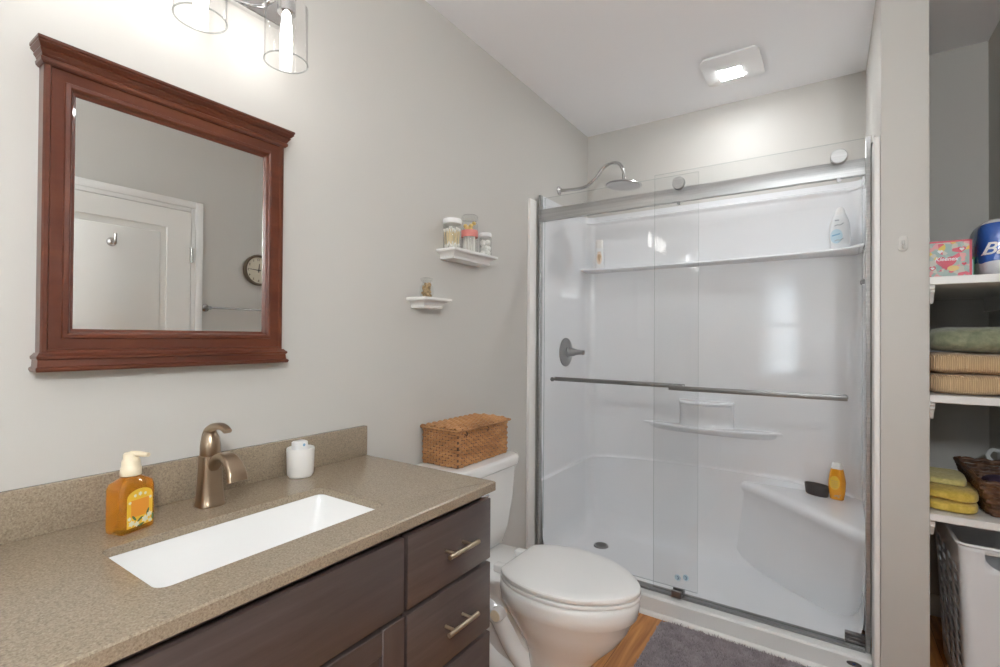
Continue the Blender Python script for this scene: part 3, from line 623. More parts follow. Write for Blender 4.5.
for i in range(22):
    a = i * 2.4; r = 0.013 if i % 4 else 0.002
    if proto is None:
        bm = B(); superbox(bm, (0, 0, 0), (0.0085, 0.007, 0.006), 2.3, 5, 0.002, 130); proto = obj('pebble', bm, M_pebble); o = tag(proto, 'brown pebble inside the tiny jar on the short shelf', 'pebble', 'brown pebbles in the tiny jar')
    else: o = proto.copy(); COL.objects.link(o)
    o.location = (J4[0] + r * cos(a), J4[1] + r * sin(a), J4[2] + 0.009 + 0.0085 * (i // 4)); o.rotation_euler = (random.random(), random.random(), random.random() * 3)

# ------------------------------------------------------------------ toilet
TY = 1.615
tl = thing('toilet', 'white two-piece elongated toilet with closed lid beside the vanity', 'toilet', (0.4, TY, 0))
def egg(xb, xt, hw, n=44, pb=2.6, pf=2.0, split=0.46):
    xc = xb + (xt - xb) * split; out = []
    for i in range(n):
        a = 2 * pi * i / n; c, s = cos(a), sin(a); p = pf if c > 0 else pb
        x = math.copysign(abs(c) ** (2 / p), c); y = math.copysign(abs(s) ** (2 / p), s)
        out.append((xc + x * ((xt - xc) if c > 0 else (xc - xb)), TY + y * hw))
    return out
bm = B(); loops = []
for z, xb, xt, hw in ((0, 0.17, 0.665, 0.118), (0.025, 0.17, 0.665, 0.118), (0.034, 0.19, 0.655, 0.110), (0.045, 0.40, 0.655, 0.104), (0.10, 0.44, 0.655, 0.100), (0.16, 0.445, 0.680, 0.104), (0.21, 0.43, 0.725, 0.120), (0.26, 0.405, 0.772, 0.148), (0.31, 0.375, 0.805, 0.170), (0.355, 0.345, 0.826, 0.184), (0.362, 0.342, 0.834, 0.188), (0.40, 0.335, 0.840, 0.191), (0.418, 0.335, 0.838, 0.189), (0.424, 0.34, 0.828, 0.182)):
    loops.append([(x, y, z) for x, y in egg(xb, xt, hw)])
skin_loops(bm, loops)
lp = [[(x, y, z) for x, y in rrect(a, b, TY - w, TY + w, 0.05, 6)] for z, a, b, w in ((0.005, 0.19, 0.50, 0.078), (0.20, 0.15, 0.48, 0.078), (0.28, 0.10, 0.44, 0.088), (0.33, 0.06, 0.40, 0.105), (0.36, 0.04, 0.38, 0.115), (0.395, 0.03, 0.40, 0.135), (0.415, 0.03, 0.40, 0.14), (0.420, 0.035, 0.395, 0.135))]
skin_loops(bm, lp)
for s in (-1, 1):
    tube(bm, spline([(0.19, TY + s * 0.060, 0.34), (0.27, TY + s * 0.070, 0.315), (0.34, TY + s * 0.072, 0.25), (0.40, TY + s * 0.068, 0.16), (0.48, TY + s * 0.060, 0.08)], 6), [0.045] * 12 + [0.042] * 12 + [0.036], 16)
    tube(bm, spline([(0.20, TY + s * 0.050, 0.27), (0.22, TY + s * 0.055, 0.16), (0.30, TY + s * 0.060, 0.08), (0.40, TY + s * 0.055, 0.055)], 6), 0.05, 16)
obj('bowl', bm, M_porc, tl, angle=60)
def lid_outline(g):
    h = [(0.366, 0.112), (0.372, 0.122), (0.40, 0.148), (0.455, 0.176), (0.53, 0.191), (0.61, 0.189), (0.69, 0.167), (0.76, 0.126), (0.81, 0.078), (0.838, 0.034), (0.845, 0.0)]
    up_ = [(p.x, p.y) for p in spline([(a, b, 0) for a, b in h], 4)]; o_ = up_ + [(x, -y) for x, y in up_[-2::-1]]
    cx = 0.6; return [(cx + (x - cx) * (1 - g / 0.24), TY + y * (1 - g / 0.19)) for x, y in o_]
bm = B(); skin_loops(bm, [[(x, y, z) for x, y in lid_outline(g)] for z, g in ((0.4265, 0.010), (0.4275, 0.001), (0.429, 0.0), (0.437, 0.0), (0.4385, 0.001), (0.4395, 0.012))]); obj('seat', bm, M_seatp, tl)
bm = B(); skin_loops(bm, [[(x, y, z) for x, y in lid_outline(g)] for z, g in ((0.4435, 0.012), (0.4445, 0.001), (0.446, 0.0), (0.456, 0.0), (0.460, 0.003), (0.4622, 0.010), (0.464, 0.04), (0.465, 0.10))]); obj('lid', bm, M_seatp, tl, angle=35)
for s in (-1, 1):
    bm = B(); box(bm, 0.315, 0.36, TY + s * 0.075 - 0.018, TY + s * 0.075 + 0.018, 0.42, 0.448, 0.006, 3); obj('hinge', bm, M_seatp, tl)
    bm = B(); lathe(bm, [(0, 0.030), (0.012, 0.026), (0.021, 0.012), (0.023, 0)], (0.36, TY + s * 0.105, 0.022), 20); obj('bolt_cap', bm, M_seatp, tl)
bm = B(); lathe(bm, [(0.026, 0.03), (0.026, -0.008), (0.022, -0.012)], (0.350, TY - 0.115, 0.280), 24, 'y'); obj('side_port', bm, M_seatp, tl)
bm = B(); lathe(bm, [(0, -0.013), (0.020, -0.013), (0.021, -0.01)], (0.350, TY - 0.115, 0.280), 24, 'y'); obj('port_plug', bm, M_cream, tl, label='beige disc in the side of the base')
bm = B(); lp = []
for z, xb, xf, w in ((0.422, 0.05, 0.205, 0.170), (0.43, 0.045, 0.215, 0.180), (0.50, 0.035, 0.232, 0.195), (0.62, 0.028, 0.245, 0.210), (0.755, 0.022, 0.252, 0.218)):
    lp.append([(x + (0.018 * (1 - ((y - TY) / w) ** 2) if x > 0.14 else 0), y, z) for x, y in rrect(xb, xf - 0.016, TY - w, TY + w, 0.05, 8)])
skin_loops(bm, lp); obj('tank', bm, M_porc, tl, angle=50)
bm = B(); lp = []
for z, g in ((0.754, 0.0), (0.757, 0.008), (0.762, 0.010), (0.790, 0.011), (0.798, 0.006), (0.80, -0.004), (0.80, -0.05)):
    w = 0.220 + g; lp.append([(x + (0.018 * (1 - ((y - TY) / w) ** 2) if x > 0.14 else 0), y, z) for x, y in rrect(0.018 - min(g, 0.008), 0.238 + g, TY - w, TY + w, 0.055, 8)])
skin_loops(bm, lp); obj('tank_lid', bm, M_porc, tl, angle=50)
bm = B(); lathe(bm, [(0.012, 0), (0.012, 0.012), (0.008, 0.016)], (0.255, TY - 0.14, 0.70), 16, 'x'); tube(bm, [(0.27, TY - 0.14, 0.70), (0.272, TY - 0.10, 0.697), (0.27, TY - 0.065, 0.69)], [0.007, 0.006, 0.007], 10); obj('flush_lever', bm, M_chrome, tl)

# ------------------------------------------------------------------ wicker baskets
def weave_wall(bm, foot, z0, z1, rows, r, amp, wave, flare=0.0):
    """woven strands round a foot outline; foot(k) -> closed 2-D list for level k in 0..1"""
    for j in range(rows):
        k = (j + 0.5) / rows; z = z0 + (z1 - z0) * k; F_ = foot(k); pts = []
        L = 0; n = len(F_)
        for i in range(n):
            a = Vector(F_[i]); b = Vector(F_[(i + 1) % n]); d = b - a; m = max(1, int(d.length / (wave / 4)))
            nm = Vector((d.y, -d.x)).normalized()
            for q in range(m):
                s = L + d.length * q / m; p = a + d * q / m + nm * (amp * sin(2 * pi * s / wave + pi * j)); pts.append((p.x, p.y, z + 0.0012 * sin(s * 60 + j)))
            L += d.length
        tube(bm, pts, r, 6, closed=True, sx=0.8, sy=(z1 - z0) / rows / 2 / r * 1.05)
BX0, BX1, BY0, BY1, BZ = 0.012, 0.202, 1.449, 1.803, 0.80
wb = thing('wicker_basket', 'honey brown lidded wicker box on the toilet tank', 'basket', ((BX0 + BX1) / 2, (BY0 + BY1) / 2, BZ))
bm = B(); weave_wall(bm, lambda k: rrect(BX0 + 0.005, BX1 - 0.005, BY0 + 0.005, BY1 - 0.005, 0.012, 4)[::-1], BZ + 0.002, BZ + 0.138, 12, 0.0042, 0.0044, 0.030)
box(bm, BX0 + 0.006, BX1 - 0.006, BY0 + 0.006, BY1 - 0.006, BZ + 0.001, BZ + 0.136, mi=1)  # dark inner box: shade in the weave gaps put into its colour
obj('basket_body', bm, [M_wick, M_dwick], wb, angle=60)
bm = B(); nr = 8
for j in range(nr):
    x = BX0 - 0.004 + (BX1 - BX0 + 0.010) * (j + 0.5) / nr; n = 84
    tube(bm, [(x, BY0 - 0.004 + (BY1 - BY0 + 0.008) * i / n, BZ + 0.1455 + 0.0048 * sin(2 * pi * i / 8 + pi * j) + 0.006 * (1 - ((x - 0.107) / 0.1) ** 2)) for i in range(n + 1)], 0.0036, 6, sx=2.9, sy=0.9)
box(bm, BX0 + 0.001, BX1 + 0.001, BY0, BY1, BZ + 0.1375, BZ + 0.144, mi=1)  # dark sheet under the lid strands, painted shade for the gaps
tube(bm, [(BX1 + 0.004, BY0 - 0.004 + (BY1 - BY0 + 0.01) * i / 60, BZ + 0.143 + 0.0012 * sin(i * 1.9)) for i in range(61)], 0.0042, 6)
for y in (BY0 - 0.002, BY1 + 0.002): tube(bm, [(BX0 + (BX1 - BX0) * i / 30, y, BZ + 0.143 + 0.0012 * sin(i * 1.9)) for i in range(31)], 0.0042, 6)
obj('basket_lid', bm, [M_wick, M_dwick], wb, angle=60)
for y in (BY0 + 0.045, (BY0 + BY1) / 2 + 0.01):
    bm = B(); tube(bm, spline([(BX1 + 0.002, y, BZ + 0.139), (BX1 + 0.008, y + 0.004, BZ + 0.130), (BX1 + 0.004, y + 0.001, BZ + 0.121), (BX1 + 0.002, y - 0.003, BZ + 0.128)], 4), 0.0026, 6); obj('lid_tie', bm, M_dwick, wb)

# ------------------------------------------------------------------ shower stall
SXL, SXR, SYB = 0.018, 1.502, 3.070; FY = 2.324
ss = thing('shower_stall', 'glossy white acrylic shower stall with moulded ledges and corner seat', 'shower', (0.76, 2.7, 0))
def upath(g, y0=2.412, r=0.06, n=8):
    xl, xr, yb = SXL + g, SXR - g, SYB - g; pts = [(xl, y0 + (yb - r - y0) * i / 8) for i in range(8)]
    for k in range(n + 1): a = pi - pi / 2 * k / n; pts.append((xl + r + r * cos(a), yb - r + r * sin(a)))
    pts += [(xl + r + (xr - xl - 2 * r) * i / 20, yb) for i in range(1, 20)]
    for k in range(n + 1): a = pi / 2 - pi / 2 * k / n; pts.append((xr - r + r * cos(a), yb - r + r * sin(a)))
    pts += [(xr, yb - r - (yb - r - y0) * i / 8) for i in range(1, 9)]
    return pts
def ztop(x, y): return 0.505 + (0.050 * max(0, sin(pi * min(1, max(0, (x - 0.03) / 1.44)))) ** 0.5 if y > 3.0 else 0)
bm = B(); rows = []
for z, g in ((2.115, -0.014), (2.085, -0.014), (2.078, 0.004), (2.066, 0.005), (2.060, 0.0), (2.045, 0.0), (2.03, 0.0), (1.4, 0.0), (0.9, 0.0)): rows.append([(x, y, z) for x, y in upath(g)])
for dz, g in ((0.02, 0.0), (0.006, 0.0), (0.0, 0.004), (-0.002, 0.009), (-0.006, 0.0135), (-0.018, 0.014)): rows.append([(x, y, ztop(x, y) + dz) for x, y in upath(g)])
for z, g, r in ((0.35, 0.016, 0.06), (0.18, 0.022, 0.07), (0.13, 0.032, 0.08), (0.092, 0.054, 0.09), (0.070, 0.085, 0.10), (0.058, 0.13, 0.12)): rows.append([(x, y, z) for x, y in upath(g, r=r)])
skin_loops(bm, rows, closed=False)
lastr = rows[-1]; c = len(lastr)
bot = [bm.verts.new((p[0], p[1], p[2])) for p in lastr]; fr = [bm.verts.new((SXL + 0.13 + (SXR - SXL - 0.26) * i / (c - 1), 2.44 + 0.0001 * i, 0.052)) for i in range(c)]
mid = [bm.verts.new((0.35 * p[0] + 0.65 * f.co.x, 0.5 * p[1] + 0.5 * f.co.y, 0.050)) for p, f in zip(lastr, fr)]
for a, b in ((bot, mid), (mid, fr)):
    for i in range(c - 1): bm.faces.new((a[i], a[i + 1], b[i + 1], b[i]))
bmesh.ops.remove_doubles(bm, verts=bm.verts, dist=1e-5)
obj('surround_wall', bm, M_acryl, ss, angle=45)
bm = B(); prism(bm, [(FY, 0), (FY + 0.004, 0.078), (FY + 0.010, 0.086), (FY + 0.02, 0.088), (2.425, 0.088), (2.436, 0.085), (2.445, 0.065), (2.47, 0.048), (2.47, 0)], 0.001, 1.519, 'x'); obj('threshold', bm, M_curb, ss, angle=30)
bm = B(); prism(bm, [(FY - 0.016, 0), (FY - 0.015, 0.008), (FY - 0.010, 0.015), (FY, 0.018), (FY, 0)], 0.015, 1.519, 'x'); obj('threshold_bead', bm, M_caulk, ss)
for n_, x0, x1, ya, zt_ in (('side_flange', 0.0005, 0.018, 2.29, 2.062), ('side_flange', 1.502, 1.5195, 2.236, 2.044)):
    bm = B(); box(bm, x0, x1, ya, 2.36, 0.088 if x0 < 1 else 0.001, zt_, 0.003, 2); obj(n_, bm, M_caulk, ss)
# upper ledge
def frontcurve(pts, m=6): return [(p.x, p.y) for p in spline([(a, b, 0) for a, b in pts], m)]
fcv = frontcurve([(0.020, 2.93), (0.05, 2.950), (0.12, 2.972), (0.26, 2.993), (0.5, 3.006), (0.74, 3.004), (1.05, 2.990), (1.33, 2.948), (1.45, 2.90), (1.500, 2.83)])
bm = B(); cx_, cy_ = 0.76, 3.3
def lift(z, g): return [(x + (cx_ - x) * g * 0.15, y + g, z) for x, y in fcv]
rows = [[(x, SYB + 0.008, 1.756) for x, y in fcv], lift(1.756, 0.016), lift(1.755, 0.008), lift(1.7515, 0.002), lift(1.747, 0.0), lift(1.743, 0.002), lift(1.740, 0.008), [(x, SYB + 0.008, 1.733) for x, y in fcv]]
skin_loops(bm, rows, closed=False); obj('upper_ledge', bm, M_acryl, ss, angle=50)
# crescent soap shelf + pod
fcv = frontcurve([(0.375, 3.075), (0.5, 3.035), (0.63, 2.998), (0.775, 2.972), (0.93, 2.985), (1.06, 3.03), (1.175, 3.075)])
bm = B(); skin_loops(bm, [[(x, SYB + 0.008, 0.792) for x, y in fcv], lift(0.790, 0.014), lift(0.789, 0.007), lift(0.785, 0.001), lift(0.778, 0.001), lift(0.770, 0.012), [(x, SYB + 0.008, 0.735) for x, y in fcv]], closed=False); obj('soap_shelf', bm, M_acryl, ss, angle=50)
fcv = frontcurve([(0.612, 3.078), (0.625, 3.025), (0.68, 2.985), (0.765, 2.968), (0.85, 2.985), (0.908, 3.025), (0.92, 3.078)])
bm = B(); skin_loops(bm, [[(x, SYB + 0.008, 0.938) for x, y in fcv], lift(0.938, 0.014), lift(0.935, 0.004), lift(0.928, 0.0), lift(0.921, 0.004), lift(0.914, 0.018), lift(0.85, 0.022), lift(0.795, 0.018), lift(0.785, 0.012)], closed=False); obj('soap_pod', bm, M_acryl, ss, angle=50)
# corner seat
top = [(0.955, 3.045), (1.03, 2.975), (1.14, 2.865), (1.25, 2.745), (1.36, 2.615), (1.44, 2.525), (1.476, 2.495), (1.4995, 2.480)]
botm = [(0.93, 3.03), (1.00, 2.995), (1.10, 2.925), (1.20, 2.84), (1.32, 2.75), (1.42, 2.68), (1.476, 2.645), (1.4995, 2.632)]
T = frontcurve(top); Bo = frontcurve(botm)
def inw(P, g): return [(x + g * 0.75, y + g * 0.66) for x, y in P]
rows = [[(x, y, 0.505) for x, y in inw(T, 0.6)], [(x, y, 0.505) for x, y in inw(T, 0.06)], [(x, y, 0.503) for x, y in inw(T, 0.022)], [(x, y, 0.494) for x, y in inw(T, 0.006)], [(x, y, 0.480) for x, y in T], [(x, y, 0.462) for x, y in inw(T, 0.004)], [(x, y, 0.44) for x, y in inw(T, 0.018)]]
for k in (0.15, 0.4, 0.65, 0.9, 1.0):
    rows.append([(a[0] * (1 - k) + b[0] * k, a[1] * (1 - k) + b[1] * k, 0.44 - 0.38 * k - (0 if k < 1 else 0.01)) for a, b in zip(inw(T, 0.022), Bo)])
rows = rows[1:]
rows = [[(min(x, 1.4995), min(y, 3.068), z) for x, y, z in r] for r in rows]
bm = B(); skin_loops(bm, rows, closed=False)
A0 = [bm.verts.new(p) for p in rows[0]]; cv = bm.verts.new((1.499, 3.068, 0.505))
for i in range(len(A0) - 1): bm.faces.new((A0[i], A0[i + 1], cv))
bmesh.ops.remove_doubles(bm, verts=bm.verts, dist=1e-5); obj('corner_seat', bm, M_acryl, ss, angle=55)
bm = B(); lathe(bm, [(0, 0.0625), (0.030, 0.0625), (0.040, 0.0615), (0.045, 0.054)], (0.23, 2.79, 0), 28); dr = obj('drain', bm, M_steel, ss, label='round metal drain')
bm = B()
for i in range(-2, 3):
    for j in range(-2, 3):
        if i * i + j * j < 6: lathe(bm, [(0, 0.0630), (0.0045, 0.0630), (0.0045, 0.062)], (0.23 + i * 0.012, 2.79 + j * 0.012, 0), 8)
obj('drain_holes', bm, M_black, dr)
bm = B(); prism(bm, disc_poly(1.446, 0.060, 0.024, 0.0085, 24), FY - 0.001, FY + 0.006, 'y'); bd = obj('oval_badge', bm, M_nickel, ss, label='small oval metal badge')
bm = B(); prism(bm, disc_poly(1.446, 0.060, 0.006, 0.003, 16), FY - 0.0016, FY, 'y'); obj('badge_mark', bm, M_navy, bd)

# ------------------------------------------------------------------ shower door frame and panels
df = thing('shower_door_frame', 'brushed aluminium shower door rail, jambs and track on white threshold', 'shower frame', (0.76, 2.39, 0.088))
bm = B(); box(bm, 0.030, 1.490, 2.380, 2.404, 1.950, 2.016, 0.002, 2); obj('header_rail', bm, M_alum, df)
for x0, x1 in ((0.0185, 0.032), (1.484, 1.5015)):
    bm = B(); box(bm, x0, x1, 2.378, 2.408, 0.089, 2.10, 0.002, 1); obj('jamb', bm, M_alum, df)
bm = B(); box(bm, 0.036, 1.484, 2.372, 2.426, 0.0885, 0.0945); box(bm, 0.036, 1.484, 2.372, 2.377, 0.0945, 0.099); obj('bottom_track', bm, M_steel, df)
bm = B(); box(bm, 0.755, 0.800, 2.352, 2.428, 0.099, 0.112, 0.002, 1); box(bm, 0.755, 0.800, 2.350, 2.362, 0.099, 0.130, 0.002, 1); box(bm, 0.755, 0.800, 2.384, 2.394, 0.099, 0.130, 0.002, 1); obj('centre_guide', bm, M_steel, df)
bm = B()
for k in range(4): box(bm, 1.418, 1.484, 2.378, 2.40, 0.098 + k * 0.013, 0.109 + k * 0.013, 0.002, 1)
obj('end_bumper', bm, M_steel, df)
def glass_door(label, x0, x1, yc, bar_y, bx0, bx1, ztop_, rollers):
    g = thing('sliding_glass_door', label, 'glass door', ((x0 + x1) / 2, yc, 0.103), group='sliding shower doors')
    bm = B(); box(bm, x0, x1, yc - 0.004, yc + 0.004, 0.115, ztop_)
    for f in bm.faces:
        c_ = f.calc_center_median()
        if abs(c_.y - yc) < 0.003: f.material_index = 1
    obj('pane', bm, [M_pane, M_edge], g)
    s = 1 if bar_y > yc else -1
    bm = B(); box(bm, bx0, bx1, bar_y - 0.005, bar_y + 0.005, 1.062, 1.084, 0.002, 2)
    for xx in (bx0 + 0.008, bx1 - 0.008): tube(bm, [(xx, yc + s * 0.004, 1.073), (xx, bar_y, 1.073)], 0.007, 12); lathe(bm, [(0, -s * 0.004), (0.011, -s * 0.004), (0.012, -s * 0.012), (0, -s * 0.013)], (xx, yc, 1.073), 16, 'y')
    obj('towel_bar', bm, M_bar, g)
    for xx in rollers:
        y_ = yc - 0.004
        bm = B(); lathe(bm, [(0, -0.020), (0.026, -0.020), (0.029, -0.017), (0.029, 0.0), (0, 0.0)], (xx, y_ - 0.001, 2.028), 28, 'y'); r_ = obj('roller', bm, M_alum, g)
        bm = B(); tube(bm, [(xx, y_ + 0.001, 1.936), (xx, y_ - 0.010, 1.936)], 0.008, 14); obj('stud', bm, M_steel, r_)
    return g
g1 = glass_door('front sliding glass shower door with right-hand towel bar and two rollers', 0.668, 1.482, 2.366, 2.338, 0.744, 1.426, 2.088, (0.782, 1.398))
g2 = glass_door('rear sliding glass shower door on the left, its bar inside', 0.038, 0.858, 2.418, 2.452, 0.088, 0.790, 2.088, ())
bm = B(); prism(bm, disc_poly(0.782, 0.190, 0.014, 0.014, 20), 2.3612, 2.3620, 'y'); prism(bm, disc_poly(0.818, 0.199, 0.013, 0.014, 20), 2.3612, 2.3620, 'y'); dc = obj('safety_sticker', bm, M_paleblue, g1, label='small round stickers near the bottom edge')
bm = B()
for cx0, cz0 in ((0.784, 0.190), (0.820, 0.199)):
    tube(bm, [(cx0 - 0.004, 2.361, cz0 + 0.007), (cx0 + 0.003, 2.361, cz0 + 0.003), (cx0 + 0.004, 2.361, cz0 - 0.002), (cx0 - 0.003, 2.361, cz0 - 0.008)], 0.0018, 6)
obj('sticker_mark', bm, M_navy, dc)

# shower head
sh = thing('rain_shower', 'round rain shower head on a curved gooseneck arm', 'shower head', (0.0, 2.66, 2.2))
bm = B(); lathe(bm, [(0.026, 0.0), (0.026, 0.004), (0.012, 0.014), (0.011, 0.02)], (0.0005, 2.66, 2.198), 24, 'x'); obj('flange', bm, M_nickel, sh)
bm = B(); tube(bm, spline([(0.004, 2.66, 2.198), (0.07, 2.66, 2.192), (0.14, 2.66, 2.189), (0.195, 2.66, 2.200), (0.245, 2.66, 2.238), (0.285, 2.66, 2.283), (0.335, 2.66, 2.302), (0.380, 2.66, 2.289), (0.403, 2.66, 2.250), (0.408, 2.66, 2.205), (0.408, 2.66, 2.188)], 6), 0.0095, 14); obj('arm', bm, M_nickel, sh)
bm = B(); lathe(bm, [(0, 0.036), (0.013, 0.035), (0.016, 0.025), (0.013, 0.016), (0.03, 0.011), (0.088, 0.006), (0.098, 0.002), (0.100, -0.003), (0.097, -0.007), (0.0, -0.008)], (0, 0, 0), 40)
bm.transform(Matrix.Translation((0.408, 2.66, 2.165)) @ Matrix.Rotation(radians(4), 4, 'Y')); hd = obj('rose', bm, M_nickel, sh)
bm = B()
for ring_ in range(1, 7):
    for k in range(ring_ * 6): a = 2 * pi * k / (ring_ * 6); lathe(bm, [(0.0022, -0.0075), (0.0018, -0.0105), (0, -0.0106)], (0.0145 * ring_ * cos(a), 0.0145 * ring_ * sin(a), 0), 6, cap=False)
bm.transform(Matrix.Translation((0.408, 2.66, 2.165)) @ Matrix.Rotation(radians(4), 4, 'Y')); obj('nozzles', bm, M_whitep, hd)
vv = thing('shower_valve', 'brushed nickel round shower valve with cross handle', 'shower valve', (SXL, 2.73, 1.215))
bm = B(); lathe(bm, [(0.088, 0), (0.088, 0.004), (0.080, 0.009), (0.045, 0.014), (0.04, 0.016), (0, 0.016)], (SXL, 2.73, 1.215), 36, 'x'); obj('escutcheon', bm, M_valve, vv)
bm = B(); lathe(bm, [(0.034, 0.014), (0.034, 0.022), (0.024, 0.03), (0.024, 0.055), (0.016, 0.075), (0.012, 0.108), (0.015, 0.114), (0.013, 0.124), (0, 0.128)], (SXL, 2.73, 1.215), 24, 'x'); tube(bm, [(SXL + 0.05, 2.71, 1.215), (SXL + 0.055, 2.76, 1.218), (SXL + 0.058, 2.80, 1.222)], [0.008, 0.007, 0.009], 10); obj('handle', bm, M_valve, vv)
# hanging cord with a small hook, below the right end of the upper ledge
hk = thing('hanging_cord', 'thin white cord with a small dark hook below the upper ledge', 'cord', (1.494, 2.70, 1.55))
bm = B(); tube(bm, spline([(1.497, 2.69, 1.70), (1.494, 2.692, 1.66), (1.495, 2.688, 1.61), (1.493, 2.69, 1.575)], 5), 0.0014, 6); obj('string', bm, M_whitep, hk)
bm = B(); lathe(bm, [(0, 0.014), (0.006, 0.011), (0.011, 0.0), (0.010, -0.010), (0, -0.014)], (1.490, 2.69, 1.560), 14); tube(bm, spline([(1.490, 2.69, 1.556), (1.484, 2.68, 1.545), (1.486, 2.672, 1.552)], 4), 0.003, 8); obj('clip', bm, M_steel, hk)

# bottles in the shower
def bottle_lp(secs, n=5): return [[(x, y, z) for x, y in rrect(-a, a, -b, b, min(a, b) * 0.9, n)] for z, a, b in secs]
b1 = thing('shampoo_bottle', 'slim white shampoo bottle with gold diamond on upper ledge left', 'bottle', (0.113, 3.025, 1.756), radians(20))
bm = B(); skin_loops(bm, bottle_lp([(0, 0.028, 0.016), (0.003, 0.030, 0.018), (0.05, 0.031, 0.019), (0.12, 0.030, 0.018), (0.135, 0.027, 0.017)])); obj('bottle', bm, M_whitep, b1, local=True)
bm = B(); skin_loops(bm, bottle_lp([(0.136, 0.0255, 0.0165), (0.185, 0.024, 0.0155), (0.190, 0.021, 0.013)])); obj('cap', bm, M_cupw, b1, local=True)
bm = B(); prism(bm, disc_poly(0.0, 0.07, 0.017, 0.042), -0.0205, -0.0188, 'y'); lb = obj('label', bm, M_peach, b1, local=True, label='peach oval label')
bm = B(); prism(bm, [(0, 0.038), (0.011, 0.078), (0.008, 0.094), (-0.008, 0.094), (-0.011, 0.078)], -0.0210, -0.0200, 'y'); prism(bm, [(-0.012, 0.108), (0.012, 0.108), (0.012, 0.111), (-0.012, 0.111)], -0.0205, -0.018, 'y'); obj('emblem', bm, M_gold_print, lb, local=True)
b2 = thing('lotion_bottle', 'white body wash bottle with blue label on upper ledge right', 'bottle', (1.412, 3.000, 1.756), radians(-8))
bm = B(); skin_loops(bm, bottle_lp([(0, 0.036, 0.02), (0.004, 0.040, 0.023), (0.07, 0.044, 0.025), (0.13, 0.040, 0.024), (0.17, 0.028, 0.02), (0.176, 0.024, 0.018)])); obj('bottle', bm, M_lotion, b2, local=True)
bm = B(); skin_loops(bm, bottle_lp([(0.1765, 0.023, 0.0175), (0.200, 0.019, 0.015), (0.212, 0.011, 0.009), (0.215, 0.006, 0.005)])); obj('cap', bm, M_whitep, b2, local=True)
bm = B(); prism(bm, disc_poly(-0.012, 0.066, 0.026, 0.036), -0.0275, -0.022, 'y'); lb = obj('label', bm, M_paleblue, b2, local=True, label='pale blue oval label')
bm = B(); prism(bm, [(-0.030, 0.066), (0.004, 0.074), (0.004, 0.080), (-0.030, 0.073)], -0.0283, -0.026, 'y'); obj('word_strip', bm, M_blue, lb, local=True)
bm = B()
for z in (0.042, 0.118): tube(bm, spline([(-0.020, -0.0262, z), (-0.008, -0.0268, z + 0.005), (0.004, -0.0268, z + 0.003), (0.018, -0.0258, z + 0.012)], 4), 0.0022, 6)
for dx in (-0.006, 0.0, 0.006): lathe(bm, [(0, -0.0285), (0.003, -0.0285), (0.003, -0.02)], (dx - 0.01, 0, 0.146), 8, 'y')
obj('print_marks', bm, M_greyp, b2, local=True)
b3 = thing('body_wash_bottle', 'orange bottle with white cap standing on the shower seat', 'bottle', (1.400, 2.975, 0.505), radians(-12))
bm = B(); skin_loops(bm, bottle_lp([(0, 0.025, 0.015), (0.003, 0.029, 0.018), (0.05, 0.036, 0.022), (0.09, 0.037, 0.022), (0.13, 0.031, 0.019), (0.152, 0.026, 0.0165)])); obj('bottle', bm, M_orange, b3, local=True)
bm = B(); skin_loops(bm, bottle_lp([(0.1525, 0.024, 0.0155), (0.176, 0.021, 0.014), (0.181, 0.017, 0.011)])); obj('cap', bm, M_cupw, b3, local=True)
bm = B(); prism(bm, disc_poly(-0.006, 0.085, 0.022, 0.034), -0.0240, -0.018, 'y'); lb = obj('label', bm, M_yellow_card, b3, local=True)
bm = B()
for i in range(4): prism(bm, [(-0.020, 0.094 - i * 0.010), (0.008, 0.092 - i * 0.010), (0.008, 0.0945 - i * 0.010), (-0.020, 0.0965 - i * 0.010)], -0.0244, -0.0236, 'y')
for x, z in ((0.004, 0.024), (0.014, 0.028), (-0.004, 0.020), (0.010, 0.018)): prism(bm, disc_poly(x, z, 0.005, 0.005, 10), -0.0200, -0.014, 'y')
obj('print_marks', bm, M_gold_print, lb, local=True)
sd = thing('soap_dish', 'dark charcoal oval soap dish beside the orange bottle', 'soap dish', (1.315, 3.0, 0.505), radians(-28))
bm = B(); skin_loops(bm, [[(x, y, z) for x, y in disc_poly(0, 0, a, b, 32)] for z, a, b in ((0, 0.050, 0.026), (0.004, 0.054, 0.030), (0.050, 0.060, 0.034), (0.054, 0.059, 0.033), (0.050, 0.055, 0.030), (0.012, 0.048, 0.024))]); obj('dish', bm, M_dish, sd, local=True)

# ------------------------------------------------------------------ hook on partition
ah = thing('adhesive_hook', 'small clear adhesive hook on the narrow wall right of shower', 'hook', (1.583, PY, 1.645))
bm = B(); skin_loops(bm, [[(x + 1.583, y, z + 1.645) for x, z in rrect(-0.014 + g, 0.014 - g, -0.028 + g, 0.028 - g, 0.012 - g * 0.5, 5)] for y, g in ((PY - 0.0002, 0), (PY - 0.004, 0.001), (PY - 0.005, 0.003))]); obj('base', bm, M_scuff, ah)
bm = B(); tube(bm, spline([(1.583, PY - 0.004, 1.655), (1.583, PY - 0.009, 1.640), (1.583, PY - 0.017, 1.628), (1.583, PY - 0.022, 1.638)], 5), 0.004, 10); obj('prong', bm, M_scuff, ah)

